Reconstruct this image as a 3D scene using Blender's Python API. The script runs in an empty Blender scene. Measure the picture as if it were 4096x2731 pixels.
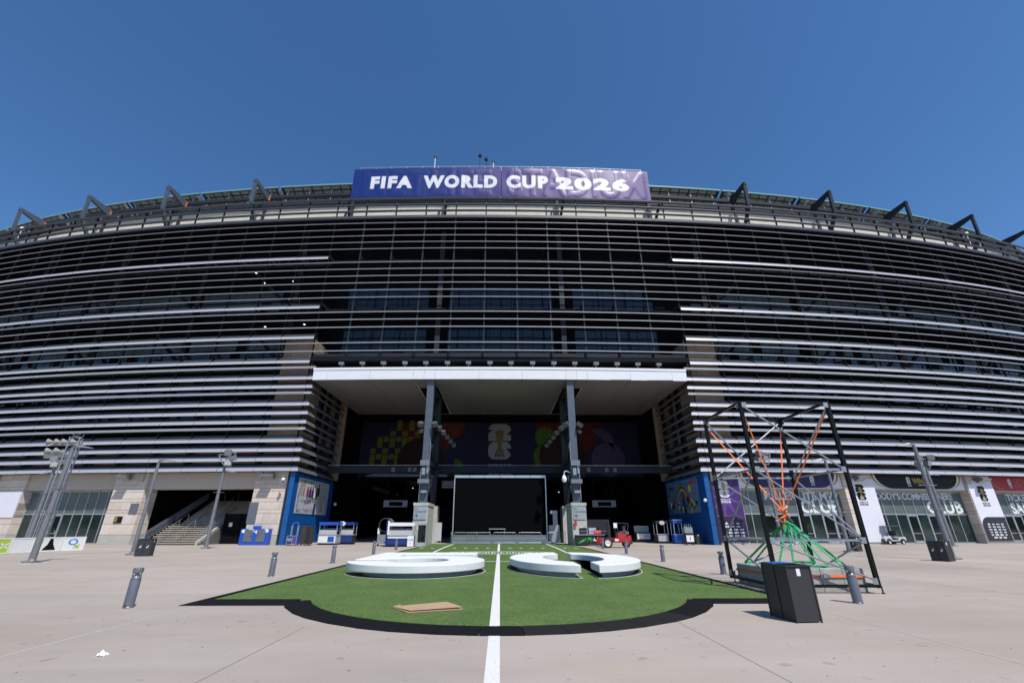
import bpy, math, random
import numpy as np
from mathutils import Vector, Matrix
random.seed(7); rng = np.random.default_rng(7)
sc = bpy.context.scene
C = sc.collection
R = math.radians
# ------------------------------------------------------------------ camera, world, sun, exposure
cam = bpy.data.cameras.new('camera'); camo = bpy.data.objects.new('camera', cam); C.objects.link(camo)
cam.sensor_width = 36; cam.lens = 1780 / 4096 * 36; cam.shift_x = 28 / 4096
cam.clip_start = .1; cam.clip_end = 3000
camo.location = (0, 0, 1.7); camo.rotation_euler = (R(90 + 22.57), 0, R(-0.6))
sc.camera = camo
SUN_EL, SUN_AZ = 57.5, 150.0            # azimuth clockwise from +Y
w = bpy.data.worlds.new('World'); sc.world = w; w.use_nodes = True
nt = w.node_tree; bg = nt.nodes['Background']
sky = nt.nodes.new('ShaderNodeTexSky'); sky.sky_type = 'NISHITA'; sky.sun_disc = False
sky.sun_elevation = R(SUN_EL); sky.sun_rotation = R(SUN_AZ); sky.air_density = 1.0; sky.dust_density = 0.2; sky.ozone_density = 6.0
hs = nt.nodes.new('ShaderNodeHueSaturation'); hs.inputs['Saturation'].default_value = 1.14
nt.links.new(sky.outputs[0], hs.inputs['Color']); nt.links.new(hs.outputs[0], bg.inputs[0]); bg.inputs[1].default_value = 0.140
sl = bpy.data.lights.new('sun', 'SUN'); sl.energy = 4.8; sl.angle = R(.53); sl.color = (1, .955, .89)
so = bpy.data.objects.new('sun', sl); C.objects.link(so); so.location = (20, -30, 80)
sd = Vector((math.sin(R(SUN_AZ)) * math.cos(R(SUN_EL)), math.cos(R(SUN_AZ)) * math.cos(R(SUN_EL)), math.sin(R(SUN_EL))))
so.rotation_euler = sd.to_track_quat('Z', 'Y').to_euler()
sc.view_settings.view_transform = 'Standard'; sc.view_settings.look = 'None'
sc.view_settings.exposure = 0; sc.view_settings.gamma = 1; sc.view_settings.use_curve_mapping = False
sc.cycles.max_bounces = 6; sc.cycles.diffuse_bounces = 3; sc.cycles.glossy_bounces = 3

# ------------------------------------------------------------------ materials
M = {}
def mat(name, col, rough=.6, metal=0., spec=.5, noise=0., nscale=3., bump=0., bscale=40., stretch=None, coat=0., emit=None, col2=None, detail=4):
    m = bpy.data.materials.new(name); m.use_nodes = True; M[name] = m
    t = m.node_tree; b = t.nodes['Principled BSDF']
    b.inputs['Base Color'].default_value = (*col, 1); b.inputs['Roughness'].default_value = rough
    b.inputs['Metallic'].default_value = metal; b.inputs['Specular IOR Level'].default_value = spec
    if coat: b.inputs['Coat Weight'].default_value = coat
    if emit: b.inputs['Emission Color'].default_value = (*col, 1); b.inputs['Emission Strength'].default_value = emit
    if noise or bump:
        tc = t.nodes.new('ShaderNodeTexCoord'); mp = t.nodes.new('ShaderNodeMapping')
        t.links.new(tc.outputs['Object'], mp.inputs[0])
        if stretch: mp.inputs['Scale'].default_value = stretch
    if noise:
        n = t.nodes.new('ShaderNodeTexNoise'); n.inputs['Scale'].default_value = nscale; n.inputs['Detail'].default_value = detail; n.inputs['Roughness'].default_value = .65
        t.links.new(mp.outputs[0], n.inputs['Vector'])
        r = t.nodes.new('ShaderNodeValToRGB'); r.color_ramp.elements[0].position = .3; r.color_ramp.elements[1].position = .7
        c2 = col2 or tuple(c * (1 - noise) for c in col)
        c1 = col if col2 else tuple(min(1, c * (1 + noise)) for c in col)
        r.color_ramp.elements[0].color = (*c2, 1); r.color_ramp.elements[1].color = (*c1, 1)
        t.links.new(n.outputs[0], r.inputs[0]); t.links.new(r.outputs[0], b.inputs['Base Color'])
    if bump:
        n2 = t.nodes.new('ShaderNodeTexNoise'); n2.inputs['Scale'].default_value = bscale; n2.inputs['Detail'].default_value = 3
        t.links.new(mp.outputs[0], n2.inputs['Vector'])
        bp = t.nodes.new('ShaderNodeBump'); bp.inputs['Strength'].default_value = bump; bp.inputs['Distance'].default_value = .02
        t.links.new(n2.outputs[0], bp.inputs['Height']); t.links.new(bp.outputs[0], b.inputs['Normal'])
    return m
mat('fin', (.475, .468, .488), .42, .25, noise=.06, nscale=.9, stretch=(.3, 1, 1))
mat('fin_shaded', (.17, .17, .185), .5, .2, noise=.1, nscale=1)  # darker fin copy: shade on the entrance returns put into the colour
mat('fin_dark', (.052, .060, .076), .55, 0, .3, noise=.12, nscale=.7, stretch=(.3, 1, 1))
mat('slat', (.34, .34, .36), .40, .3, noise=.06, nscale=1.)
mat('pipe', (.075, .078, .092), .45, .3, noise=.1, nscale=2)
mat('steel_dark', (.022, .028, .037), .6, .0, .2, noise=.15, nscale=1.5)
mat('charcoal_violet', (.030, .026, .038), .55)
mat('post_dark', (.005, .0055, .007), .6, 0, .15)
mat('steel_blue', (.085, .105, .135), .5, .2, noise=.12, nscale=2)
mat('steel_light', (.32, .35, .39), .5, .4, noise=.1, nscale=2)
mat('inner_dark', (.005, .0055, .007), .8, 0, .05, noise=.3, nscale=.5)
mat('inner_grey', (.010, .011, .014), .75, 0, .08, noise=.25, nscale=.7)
mat('black', (.005, .005, .006), .7, 0, .1)
mat('stone', (.63, .54, .46), .8, noise=.09, nscale=1.6, bump=.15, bscale=35, spec=.3)
mat('stone2', (.58, .49, .41), .8, noise=.10, nscale=1.3, bump=.15, bscale=35, spec=.3)
mat('stone_shaded', (.30, .225, .16), .85, noise=.12, nscale=1.5, spec=.2)  # shade behind the louvres put into the stone colour, both tones
mat('stone_shaded2', (.26, .195, .14), .85, noise=.12, nscale=1.5, spec=.2)
mat('stone3', (.67, .58, .50), .8, noise=.08, nscale=2.1, bump=.15, bscale=35, spec=.3)
mat('mortar', (.10, .085, .075), .95)
mat('lintel', (.50, .43, .36), .85, noise=.10, nscale=6., bump=.3, bscale=60, spec=.25)
mat('plinth_concrete', (.43, .415, .37), .85, noise=.10, nscale=2.2, bump=.2, bscale=40)
mat('parapet', (.62, .57, .46), .85, noise=.07, nscale=.8)
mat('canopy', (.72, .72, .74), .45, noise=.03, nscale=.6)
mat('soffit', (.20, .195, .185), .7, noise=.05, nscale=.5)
mat('glass', (.010, .015, .015), .04, 0, .32, noise=.4, nscale=.35)
mat('glass_blue', (.010, .014, .019), .03, 0, .45)
mat('glass_teal', (.022, .036, .034), .05, 0, .4, noise=.5, nscale=.4)
mat('blind', (.105, .130, .127), .25, 0, .7, noise=.12, nscale=.5)
mat('facade_blind', (.055, .066, .066), .3, 0, .35, noise=.2, nscale=.5)
mat('frame_alu', (.42, .45, .47), .4, .5, noise=.05, nscale=2)
mat('blue_wall', (.003, .085, .30), .45, noise=.06, nscale=.8)
mat('white', (.78, .78, .78), .5, noise=.03, nscale=2)
mat('white_banner', (.72, .72, .78), .5, noise=.03, nscale=.8)
mat('white_dim', (.5, .5, .52), .5)
mat('purple', (.055, .02, .13), .5, noise=.1, nscale=1)
mat('purple_lt', (.11, .045, .26), .5, noise=.08, nscale=1)
mat('purple_dk', (.03, .012, .065), .5, noise=.08, nscale=1)
mat('indigo', (.022, .012, .09), .5)
mat('gold', (.45, .28, .07), .4, .3, noise=.2, nscale=4)
mat('gold_dark', (.16, .10, .03), .5, .2, noise=.4, nscale=6)
mat('red', (.36, .015, .025), .5, noise=.06, nscale=1)
mat('letter', (.68, .72, .72), .5)
mat('letter_gold', (.5, .36, .12), .5)
mat('letter_pink', (.55, .12, .10), .5)
mat('rubber', (.006, .0065, .008), .85, 0, .15, noise=.35, nscale=25, bump=.3, bscale=90)
mat('rubber_worn', (.016, .0155, .0155), .85, 0, .15, noise=.3, nscale=18, bump=.25, bscale=80)
mat('line_paint', (.66, .66, .66), .8, noise=.14, nscale=22)
mat('joint_light', (.40, .40, .365), .9, noise=.15, nscale=12)
mat('joint_dark', (.15, .135, .125), .9)
mat('bench', (.70, .705, .705), .75, noise=.035, nscale=1.4, stretch=(3, 3, .3), bump=.08, bscale=60, spec=.3)
mat('kerb', (.55, .54, .50), .85)
mat('bench_pad_shaded', (.05, .055, .05), .9)  # shadow around the bench base, put into the pad colour
mat('bench_base', (.50, .505, .51), .8, noise=.1, nscale=3)
mat('pole', (.20, .205, .22), .45, .3, noise=.12, nscale=1.8)
mat('bollard', (.17, .175, .20), .38, .35, noise=.10, nscale=4)
mat('galv', (.36, .38, .40), .45, .7, noise=.2, nscale=7)
mat('frame_black', (.004, .0045, .005), .4, 0, .25)
mat('bin', (.040, .040, .043), .55, noise=.10, nscale=60, spec=.35)
mat('bin_lid', (.02, .12, .42), .4)
mat('decal', (.75, .75, .75), .5)
mat('orange', (.80, .16, .02), .65, noise=.12, nscale=8)
mat('green', (.01, .30, .11), .65, noise=.12, nscale=8)
mat('rope', (.62, .50, .30), .8, noise=.2, nscale=20)
mat('ballast', (.36, .355, .335), .9, noise=.16, nscale=3.5, bump=.5, bscale=18, spec=.2)
mat('cardboard', (.43, .285, .18), .8, noise=.08, nscale=5)
mat('paper', (.8, .8, .8), .8)
mat('tyre', (.012, .012, .013), .7, noise=.2, nscale=8)
mat('rim', (.65, .65, .62), .45, .2)
mat('truck_red', (.42, .015, .02), .35, coat=.3, noise=.06, nscale=3)
mat('cart_body', (.55, .56, .55), .35, coat=.4)
mat('cart_dark', (.02, .021, .023), .5)
mat('seat', (.10, .10, .105), .6)
mat('windshield', (.45, .47, .5), .1, 0, .6)
mat('alu', (.60, .61, .62), .35, .75, noise=.06, nscale=5)
mat('kiosk_blue', (.012, .035, .17), .35, noise=.08, nscale=2)
mat('kiosk_blue2', (.015, .08, .42), .4)
mat('kiosk_light', (.45, .46, .47), .4, .3)
mat('kiosk_dark', (.018, .018, .02), .45)
mat('rust', (.05, .035, .025), .7, noise=.5, nscale=6)
mat('ledscreen', (.003, .0032, .0036), .9, spec=.04)
mat('gear_grey', (.075, .08, .09), .5)
mat('lamp_head', (.20, .205, .215), .45, .3, noise=.1, nscale=4)
mat('lamp_glass', (.32, .33, .33), .2)
mat('horn', (.27, .27, .25), .6, noise=.08, nscale=3)
mat('lime', (.42, .62, .03), .55)
mat('sky_blue', (.02, .22, .62), .5)
mat('lamp_on', (1, .86, .6), emit=2.2)
mat('cmu', (.13, .125, .12), .9, noise=.15, nscale=5)
mat('stair_riser', (.17, .14, .105), .9, noise=.2, nscale=3)
mat('stair', (.44, .385, .315), .85, noise=.12, nscale=3)
mat('pv', (.02, .035, .036), .4, noise=.2, nscale=1)
mat('pv_frame', (.16, .32, .34), .45)
mat('pv_lite', (.26, .30, .27), .4, noise=.2, nscale=1.5)
mat('g_yellow', (.15, .15, .008), .7); mat('g_green', (.06, .13, .005), .7); mat('g_red', (.09, .008, .005), .7)
mat('g_orange', (.12, .025, .005), .7); mat('g_maroon', (.022, .005, .005), .7); mat('g_lilac', (.07, .055, .12), .7); mat('g_teal', (.008, .03, .045), .7)
mat('g_pink', (.10, .045, .04), .7)
mat('paint_green', (.05, .42, .06), .5); mat('paint_red', (.5, .02, .03), .5); mat('paint_yellow', (.65, .48, .03), .6); mat('skin_brown', (.16, .07, .035), .6)
mat('mural_ground', (.50, .50, .54), .6); mat('mural_text', (.16, .165, .19), .6)
mat('mural_sky', (.10, .20, .34), .6, noise=.3, nscale=1.2)
# corrugated navy wall graphic: fine vertical ribs as relief
def ribs(name):
    t = M[name].node_tree; b = t.nodes['Principled BSDF']
    tc = t.nodes.new('ShaderNodeTexCoord'); wv = t.nodes.new('ShaderNodeTexWave'); wv.inputs['Scale'].default_value = 1.05; wv.bands_direction = 'X'
    bp = t.nodes.new('ShaderNodeBump'); bp.inputs['Strength'].default_value = 1; bp.inputs['Distance'].default_value = .08
    t.links.new(tc.outputs['Object'], wv.inputs['Vector']); t.links.new(wv.outputs['Fac'], bp.inputs['Height']); t.links.new(bp.outputs[0], b.inputs['Normal'])
mat('g_navy', (.008, .010, .045), .7); mat('g_white', (.34, .34, .37), .7)
for k in ('g_navy', 'g_white', 'g_yellow', 'g_green', 'g_red', 'g_orange', 'g_maroon', 'g_lilac', 'g_teal', 'g_pink'): ribs(k)

def plaza_mat():
    m = bpy.data.materials.new('plaza_concrete'); m.use_nodes = True; M['plaza'] = m
    t = m.node_tree; b = t.nodes['Principled BSDF']; N = t.nodes.new; L = t.links.new
    b.inputs['Roughness'].default_value = .82; b.inputs['Specular IOR Level'].default_value = .3
    tc = N('ShaderNodeTexCoord')
    def noise(scale, det, st=(1, 1, 1), rough=.6):
        mp = N('ShaderNodeMapping'); mp.inputs['Scale'].default_value = st; L(tc.outputs['Object'], mp.inputs[0])
        n = N('ShaderNodeTexNoise'); n.inputs['Scale'].default_value = scale; n.inputs['Detail'].default_value = det; n.inputs['Roughness'].default_value = rough
        L(mp.outputs[0], n.inputs['Vector']); return n
    def ramp(n, p0, c0, p1, c1):
        r = N('ShaderNodeValToRGB'); r.color_ramp.elements[0].position = p0; r.color_ramp.elements[1].position = p1
        r.color_ramp.elements[0].color = (*c0, 1); r.color_ramp.elements[1].color = (*c1, 1); L(n.outputs[0], r.inputs[0]); return r
    def mix(a, c, fac, mode='MULTIPLY'):
        x = N('ShaderNodeMix'); x.data_type = 'RGBA'; x.blend_type = mode; x.inputs[0].default_value = fac
        L(a.outputs['Color'] if 'Color' in a.outputs else a.outputs[2], x.inputs[6]); L(c.outputs['Color'] if 'Color' in c.outputs else c.outputs[2], x.inputs[7]); return x
    a = ramp(noise(.16, 6, (.8, 1.0, 1), .55), .30, (.365, .312, .268), .70, (.445, .394, .350))
    st = ramp(noise(1.1, 7, (.45, 1.1, 1)), .30, (.87, .87, .87), .68, (1.04, 1.04, 1.03))       # brushed sweeping streaks
    x = mix(a, st, .55)
    sp = ramp(noise(46, 6, (1, .55, 1), .85), .34, (.80, .80, .80), .66, (1.10, 1.10, 1.10))                     # aggregate grain
    x = mix(x, sp, .75)
    spots = ramp(noise(3.3, 3, (1, 1, 1), .4), .27, (.62, .60, .57), .315, (1, 1, 1))           # gum and oil spots
    x = mix(x, spots, .55)
    rust = ramp(noise(.35, 5, (.5, 1.2, 1)), .50, (1, 1, 1), .72, (1.02, .955, .87))
    x = mix(x, rust, .8)
    sn = N('ShaderNodeVectorMath'); sn.operation = 'SNAP'; sn.inputs[1].default_value = (7.06, 7.0, 1); L(tc.outputs['Object'], sn.inputs[0])
    wn = N('ShaderNodeTexWhiteNoise'); L(sn.outputs[0], wn.inputs['Vector'])
    tone = N('ShaderNodeValToRGB'); tone.color_ramp.elements[0].color = (.93, .935, .945, 1); tone.color_ramp.elements[1].color = (1.05, 1.04, 1.03, 1); L(wn.outputs['Value'], tone.inputs[0])
    x = mix(x, tone, 1.0)
    L(x.outputs[2], b.inputs['Base Color'])
    nb = noise(110, 4); bp = N('ShaderNodeBump'); bp.inputs['Strength'].default_value = .22; bp.inputs['Distance'].default_value = .01
    L(nb.outputs[0], bp.inputs['Height']); L(bp.outputs[0], b.inputs['Normal'])
plaza_mat()
def turf_mat():
    m = bpy.data.materials.new('turf'); m.use_nodes = True; M['turf'] = m
    t = m.node_tree; b = t.nodes['Principled BSDF']; N = t.nodes.new; L = t.links.new
    b.inputs['Roughness'].default_value = .9; b.inputs['Specular IOR Level'].default_value = .04
    
    tc = N('ShaderNodeTexCoord')
    n1 = N('ShaderNodeTexNoise'); n1.inputs['Scale'].default_value = 20; n1.inputs['Detail'].default_value = 6; n1.inputs['Roughness'].default_value = .8
    n2 = N('ShaderNodeTexNoise'); n2.inputs['Scale'].default_value = .8; n2.inputs['Detail'].default_value = 4
    L(tc.outputs['Object'], n1.inputs['Vector']); L(tc.outputs['Object'], n2.inputs['Vector'])
    r = N('ShaderNodeValToRGB'); r.color_ramp.elements[0].position = .36; r.color_ramp.elements[1].position = .64
    r.color_ramp.elements[0].color = (.044, .086, .022, 1); r.color_ramp.elements[1].color = (.142, .208, .080, 1); L(n1.outputs[0], r.inputs[0])
    r2 = N('ShaderNodeValToRGB'); r2.color_ramp.elements[0].color = (.80, .86, .85, 1); r2.color_ramp.elements[1].color = (1.12, 1.06, 1.0, 1); r2.color_ramp.elements[0].position = .3; r2.color_ramp.elements[1].position = .7
    L(n2.outputs[0], r2.inputs[0])
    x = N('ShaderNodeMix'); x.data_type = 'RGBA'; x.blend_type = 'MULTIPLY'; x.inputs[0].default_value = 1
    L(r.outputs[0], x.inputs[6]); L(r2.outputs[0], x.inputs[7])
    sn = N('ShaderNodeVectorMath'); sn.operation = 'SNAP'; sn.inputs[1].default_value = (3.66, 300, 10); L(tc.outputs['Object'], sn.inputs[0])
    wn = N('ShaderNodeTexWhiteNoise'); L(sn.outputs[0], wn.inputs['Vector']); r3 = N('ShaderNodeValToRGB'); r3.color_ramp.elements[0].color = (.90, .92, .90, 1); r3.color_ramp.elements[1].color = (1.06, 1.05, 1.05, 1); L(wn.outputs['Value'], r3.inputs[0])
    x2 = N('ShaderNodeMix'); x2.data_type = 'RGBA'; x2.blend_type = 'MULTIPLY'; x2.inputs[0].default_value = 1; L(x.outputs[2], x2.inputs[6]); L(r3.outputs[0], x2.inputs[7]); L(x2.outputs[2], b.inputs['Base Color'])
    bp = N('ShaderNodeBump'); bp.inputs['Strength'].default_value = .3; bp.inputs['Distance'].default_value = .012
    L(n1.outputs[0], bp.inputs['Height']); L(bp.outputs[0], b.inputs['Normal'])
turf_mat()

# ------------------------------------------------------------------ mesh helpers
class MB:
    def __init__(s): s.v = []; s.f = []
    def add(s, vs, fs):
        o = len(s.v); s.v += [tuple(map(float, p)) for p in vs]; s.f += [tuple(o + i for i in f) for f in fs]; return s
    def box(s, x0, x1, y0, y1, z0, z1):
        return s.add([(x0, y0, z0), (x1, y0, z0), (x1, y1, z0), (x0, y1, z0), (x0, y0, z1), (x1, y0, z1), (x1, y1, z1), (x0, y1, z1)],
                     [(0, 3, 2, 1), (4, 5, 6, 7), (0, 1, 5, 4), (1, 2, 6, 5), (2, 3, 7, 6), (3, 0, 4, 7)])
    def hexa(s, b, t):          # two quads (lists of 4 points), bottom counter-clockwise from above
        return s.add(list(b) + list(t), [(0, 3, 2, 1), (4, 5, 6, 7), (0, 1, 5, 4), (1, 2, 6, 5), (2, 3, 7, 6), (3, 0, 4, 7)])
    def bar(s, p, q, w, h=None, up=(0, 0, 1)):
        p, q = Vector(p), Vector(q); h = h or w; d = (q - p).normalized(); up = Vector(up)
        if abs(d.dot(up)) > .98: up = Vector((0, 1, 0))
        a = d.cross(up).normalized() * (w / 2); c = a.cross(d).normalized() * (h / 2)
        return s.add([p - a - c, p + a - c, p + a + c, p - a + c, q - a - c, q + a - c, q + a + c, q - a + c],
                     [(0, 1, 2, 3), (7, 6, 5, 4), (0, 4, 5, 1), (1, 5, 6, 2), (2, 6, 7, 3), (3, 7, 4, 0)])
    def tube(s, p, q, r, n=8, r2=None, cap=True):
        p, q = Vector(p), Vector(q); r2 = r if r2 is None else r2; d = (q - p).normalized()
        u = Vector((0, 0, 1)) if abs(d.z) < .95 else Vector((1, 0, 0)); a = d.cross(u).normalized(); c = d.cross(a)
        vs = []
        for i in range(n):
            t = 2 * math.pi * i / n; e = a * math.cos(t) + c * math.sin(t); vs += [p + e * r, q + e * r2]
        fs = [(2 * i, 2 * i + 1, (2 * i + 3) % (2 * n), (2 * i + 2) % (2 * n)) for i in range(n)]
        if cap: fs += [tuple(2 * i for i in range(n)), tuple(2 * i + 1 for i in reversed(range(n)))]
        return s.add(vs, fs)
    def path(s, pts, r, n=8):
        for a, b in zip(pts[:-1], pts[1:]): s.tube(a, b, r, n)
        return s
    def prism(s, poly, z0, z1):
        n = len(poly); return s.add([(x, y, z0) for x, y in poly] + [(x, y, z1) for x, y in poly],
            [tuple(reversed(range(n))), tuple(range(n, 2 * n))] + [(i, (i + 1) % n, n + (i + 1) % n, n + i) for i in range(n)])
    def lathe(s, prof, c=(0, 0, 0), n=16, axis='z', cap=True):
        vs = []; k = len(prof)
        for i in range(n):
            t = 2 * math.pi * i / n
            for r, z in prof:
                if axis == 'z': vs.append((c[0] + r * math.cos(t), c[1] + r * math.sin(t), c[2] + z))
                elif axis == 'x': vs.append((c[0] + z, c[1] + r * math.cos(t), c[2] + r * math.sin(t)))
                else: vs.append((c[0] + r * math.cos(t), c[1] + z, c[2] + r * math.sin(t)))
        fs = [(i * k + j, ((i + 1) % n) * k + j, ((i + 1) % n) * k + j + 1, i * k + j + 1) for i in range(n) for j in range(k - 1)]
        if cap: fs += [tuple(i * k for i in reversed(range(n))), tuple(i * k + k - 1 for i in range(n))]
        return s.add(vs, fs)
    def loft(s, A, B):          # two equal closed rings
        n = len(A); return s.add(list(A) + list(B), [tuple(reversed(range(n))), tuple(range(n, 2 * n))] + [(i, (i + 1) % n, n + (i + 1) % n, n + i) for i in range(n)])
    def ring_path(s, rings):
        n = len(rings[0]); o = len(s.v)
        vs = [p for r in rings for p in r]; fs = [tuple(reversed(range(n)))]
        for j in range(len(rings) - 1): fs += [(j * n + i, j * n + (i + 1) % n, (j + 1) * n + (i + 1) % n, (j + 1) * n + i) for i in range(n)]
        fs.append(tuple((len(rings) - 1) * n + i for i in range(n)))
        return s.add(vs, fs)
    def face(s, pts): return s.add(pts, [tuple(range(len(pts)))])
def wloc(o):
    v = Vector((0, 0, 0))
    while o is not None: v = v + o.location; o = o.parent
    return v
def wmat(o):
    m = Matrix.Translation(o.location) @ o.rotation_euler.to_matrix().to_4x4()
    return wmat(o.parent) @ m if o.parent else m
def wrot(o):
    while o is not None:
        if any(abs(q) > 1e-9 for q in o.rotation_euler): return True
        o = o.parent
    return False
def fixn(me):
    import bmesh
    b = bmesh.new(); b.from_mesh(me); bmesh.ops.recalc_face_normals(b, faces=b.faces); b.to_mesh(me); b.free()
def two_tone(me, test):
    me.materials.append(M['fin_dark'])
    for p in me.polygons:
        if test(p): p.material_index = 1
def build(name, mb, m, parent=None, local=False, smooth=False, fix=True, label=None, kind=None):
    vv = mb.v
    if not local and parent is not None:
        if wrot(parent):
            im = wmat(parent).inverted(); vv = [tuple(im @ Vector(v)) for v in vv]
        else:
            off = wloc(parent); vv = [(v[0] - off.x, v[1] - off.y, v[2] - off.z) for v in vv]
    me = bpy.data.meshes.new(name); me.from_pydata(vv, [], mb.f)
    if fix: fixn(me)
    me.materials.append(M[m] if isinstance(m, str) else m)
    if smooth:
        me.polygons.foreach_set('use_smooth', [True] * len(me.polygons))
        me.set_sharp_from_angle(angle=R(38))
    o = bpy.data.objects.new(name, me); C.objects.link(o); o.parent = parent
    if label: o['label'] = label
    if kind: o['kind'] = kind
    return o
def inst(name, src, parent, loc, rotz=0, scale=None, m=None):
    o = bpy.data.objects.new(name, src if isinstance(src, bpy.types.Mesh) else src.data); C.objects.link(o); o.parent = parent
    o.location = Vector(loc) - (wloc(parent) if parent else Vector()); o.rotation_euler = (0, 0, rotz)
    if scale: o.scale = scale
    return o
def thing(name, label, cat, loc=(0, 0, 0), rotz=0, group=None):
    o = bpy.data.objects.new(name, None); C.objects.link(o); o.location = loc; o.rotation_euler = (0, 0, rotz); o.empty_display_size = .3
    o['label'] = label; o['category'] = cat
    if group: o['group'] = group
    return o
def tag(o, label, cat, group=None):
    o['label'] = label; o['category'] = cat
    if group: o['group'] = group
    return o
def copy_tree(o, parent=None):
    c = o.copy(); C.objects.link(c); c.parent = parent
    for ch in list(o.children): copy_tree(ch, c)
    return c
def struct(o): o['kind'] = 'structure'; return o
def cubemesh(mname, bev=0):
    me = bpy.data.meshes.new('block'); mb = MB().box(-.5, .5, -.5, .5, -.5, .5); me.from_pydata(mb.v, [], mb.f); me.materials.append(M[mname]); return me
CUBE = {}
def cube(name, mname, parent, cx, cy, cz, sx, sy, sz, rotz=0):
    if mname not in CUBE: CUBE[mname] = cubemesh(mname)
    return inst(name, CUBE[mname], parent, (cx, cy, cz), rotz, (sx, sy, sz))
def text2d(body, size=1., offset=0., sx=1., spacing=1., align='CENTER'):
    c = bpy.data.curves.new('t', 'FONT'); c.body = body; c.size = size; c.offset = offset; c.space_character = spacing; c.align_x = align; c.resolution_u = 4
    o = bpy.data.objects.new('t', c); C.objects.link(o); dg = bpy.context.evaluated_depsgraph_get()
    me = bpy.data.meshes.new_from_object(o.evaluated_get(dg)); vs = [(v.co.x * sx, v.co.y) for v in me.vertices]; fs = [tuple(p.vertices) for p in me.polygons]
    bpy.data.objects.remove(o); bpy.data.curves.remove(c); bpy.data.meshes.remove(me)
    return vs, fs
def textpart(name, body, mapf, m, parent, size=1., offset=.02, sx=1., spacing=1., align='CENTER', width=None, local=False):
    vs, fs = text2d(body, size, offset * size, sx, spacing, align)
    if width:
        x0 = min(v[0] for v in vs); x1 = max(v[0] for v in vs); k = width / (x1 - x0); vs = [(v[0] * k, v[1]) for v in vs]
    return build(name, MB().add([mapf(*v) for v in vs], fs), m, parent, local=local, fix=False)
def arc(cx, cy, rx, ry, a0, a1, n=10):
    return [(cx + rx * math.cos(R(a0 + (a1 - a0) * i / n)), cy + ry * math.sin(R(a0 + (a1 - a0) * i / n))) for i in range(n + 1)]
def shape(name, polys, mapf, m, parent, local=False):
    mb = MB()
    for p in polys: mb.face([mapf(*q) for q in p])
    return build(name, mb, m, parent, local=local, fix=False)

# ------------------------------------------------------------------ facade curve
def yc(x): return 47.8 + x * x / 820 + 5e-8 * x ** 4
def dyc(x): return 2 * x / 820 + 2e-7 * x ** 3
_xs = np.linspace(0, 130, 5201); _s = np.concatenate([[0], np.cumsum(np.hypot(np.diff(_xs), np.diff(47.8 + _xs ** 2 / 820 + 5e-8 * _xs ** 4)))])
def xs(s): return math.copysign(float(np.interp(abs(s), _s, _xs)), s)
def fr(x):
    t = Vector((1, dyc(x), 0)).normalized(); return Vector((x, yc(x), 0)), t, Vector((-t.y, t.x, 0))
def fp(s, o, z):
    p, t, n = fr(xs(s)); return p + n * o + Vector((0, 0, z))
def fang(x): return math.atan(dyc(x))
SMAX = 110
# ================================================================== ground
g = build('plaza', MB().face([(-500, -400, 0), (500, -400, 0), (500, 600, 0), (-500, 600, 0)]), 'plaza'); struct(g)
for x in (-7.06, 7.03):
    for (a, b) in ((2, 11.9), (54 if x < 0 else 54, 54.01)):
        if b - a > 1: build('joint', MB().box(x - .022, x + .022, a, b, -.01, .004), 'joint_light', g)
for x in (-3.58, 3.45): build('joint', MB().box(x - .004, x + .004, 2, 9.6 if x < 0 else 10.2, -.01, .003), 'joint_dark', g)
for x in (-14.1, 14.1, -21.2, 21.2, -28.3, 28.3): build('joint', MB().box(x - .02, x + .02, 2, 46, -.01, .004), 'joint_light', g)
for y in (18.6, 25.6, 32.6, 39.6):
    for s in (-1, 1): build('joint', MB().box(*sorted((s * 7.6, s * 46)), y - .02, y + .02, -.01, .005), 'joint_light', g)
build('painted_line', MB().box(-.185, .005, 3, 8.83, -.01, .004), 'line_paint', g)
# small dark chips lying about on the concrete
mb = MB()
for i in range(75):
    x, y = random.uniform(-9, 9), random.uniform(5.5, 12)
    if math.hypot(x, y - 14.4) < 5.8 or (abs(x) < 7.5 and y > 11.8): continue
    r = random.uniform(.006, .018); a = random.uniform(0, 6)
    mb.prism([(x + r * math.cos(a + t) * random.uniform(.6, 1.3), y + r * math.sin(a + t) * random.uniform(.4, .8)) for t in (0, 1.2, 2.6, 3.8, 5.1)], .0, random.uniform(.003, .008))
o = build('debris', mb, 'joint_dark'); o['kind'] = 'stuff'; o['label'] = 'tiny dark chips and specks scattered on the pale concrete'

mb = MB(); random.seed(21)
for i in range(170):
    a = R(180 + random.uniform(-105, 105)); d = random.uniform(150, 230); x, y = math.sin(a) * d, math.cos(a) * d; rr = random.uniform(5, 9); hh = random.uniform(9, 17); prof = []
    k = 7; vs = []
    for j in range(5):
        f_ = j / 4; r_ = rr * math.sin(math.pi * (.12 + .86 * f_))
        for q in range(k): t = 2 * math.pi * q / k; e = random.uniform(.75, 1.2); vs.append((x + r_ * e * math.cos(t), y + r_ * e * math.sin(t), 1 + hh * f_ + random.uniform(-.6, .6)))
    mb.add(vs, [(j * k + q, j * k + (q + 1) % k, (j + 1) * k + (q + 1) % k, (j + 1) * k + q) for j in range(4) for q in range(k)] + [tuple(4 * k + q for q in range(k))])
mat('foliage', (.05, .075, .022), .8, noise=.5, nscale=.6)
o = build('tree_belt', mb, 'foliage'); o['kind'] = 'stuff'; o['label'] = 'far belt of dark green trees seen mirrored in the glass fronts'
turf_poly = [(-7.15, 51.3), (-7.15, 12.72)] + arc(0, 14.4, 5.0, 5.0, 180 + 19.6, 360 - 17.8, 36) + [(7.15, 12.8), (7.15, 51.3)]
turf = struct(build('artificial_turf', MB().prism(turf_poly, .002, .03), 'turf'))
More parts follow.
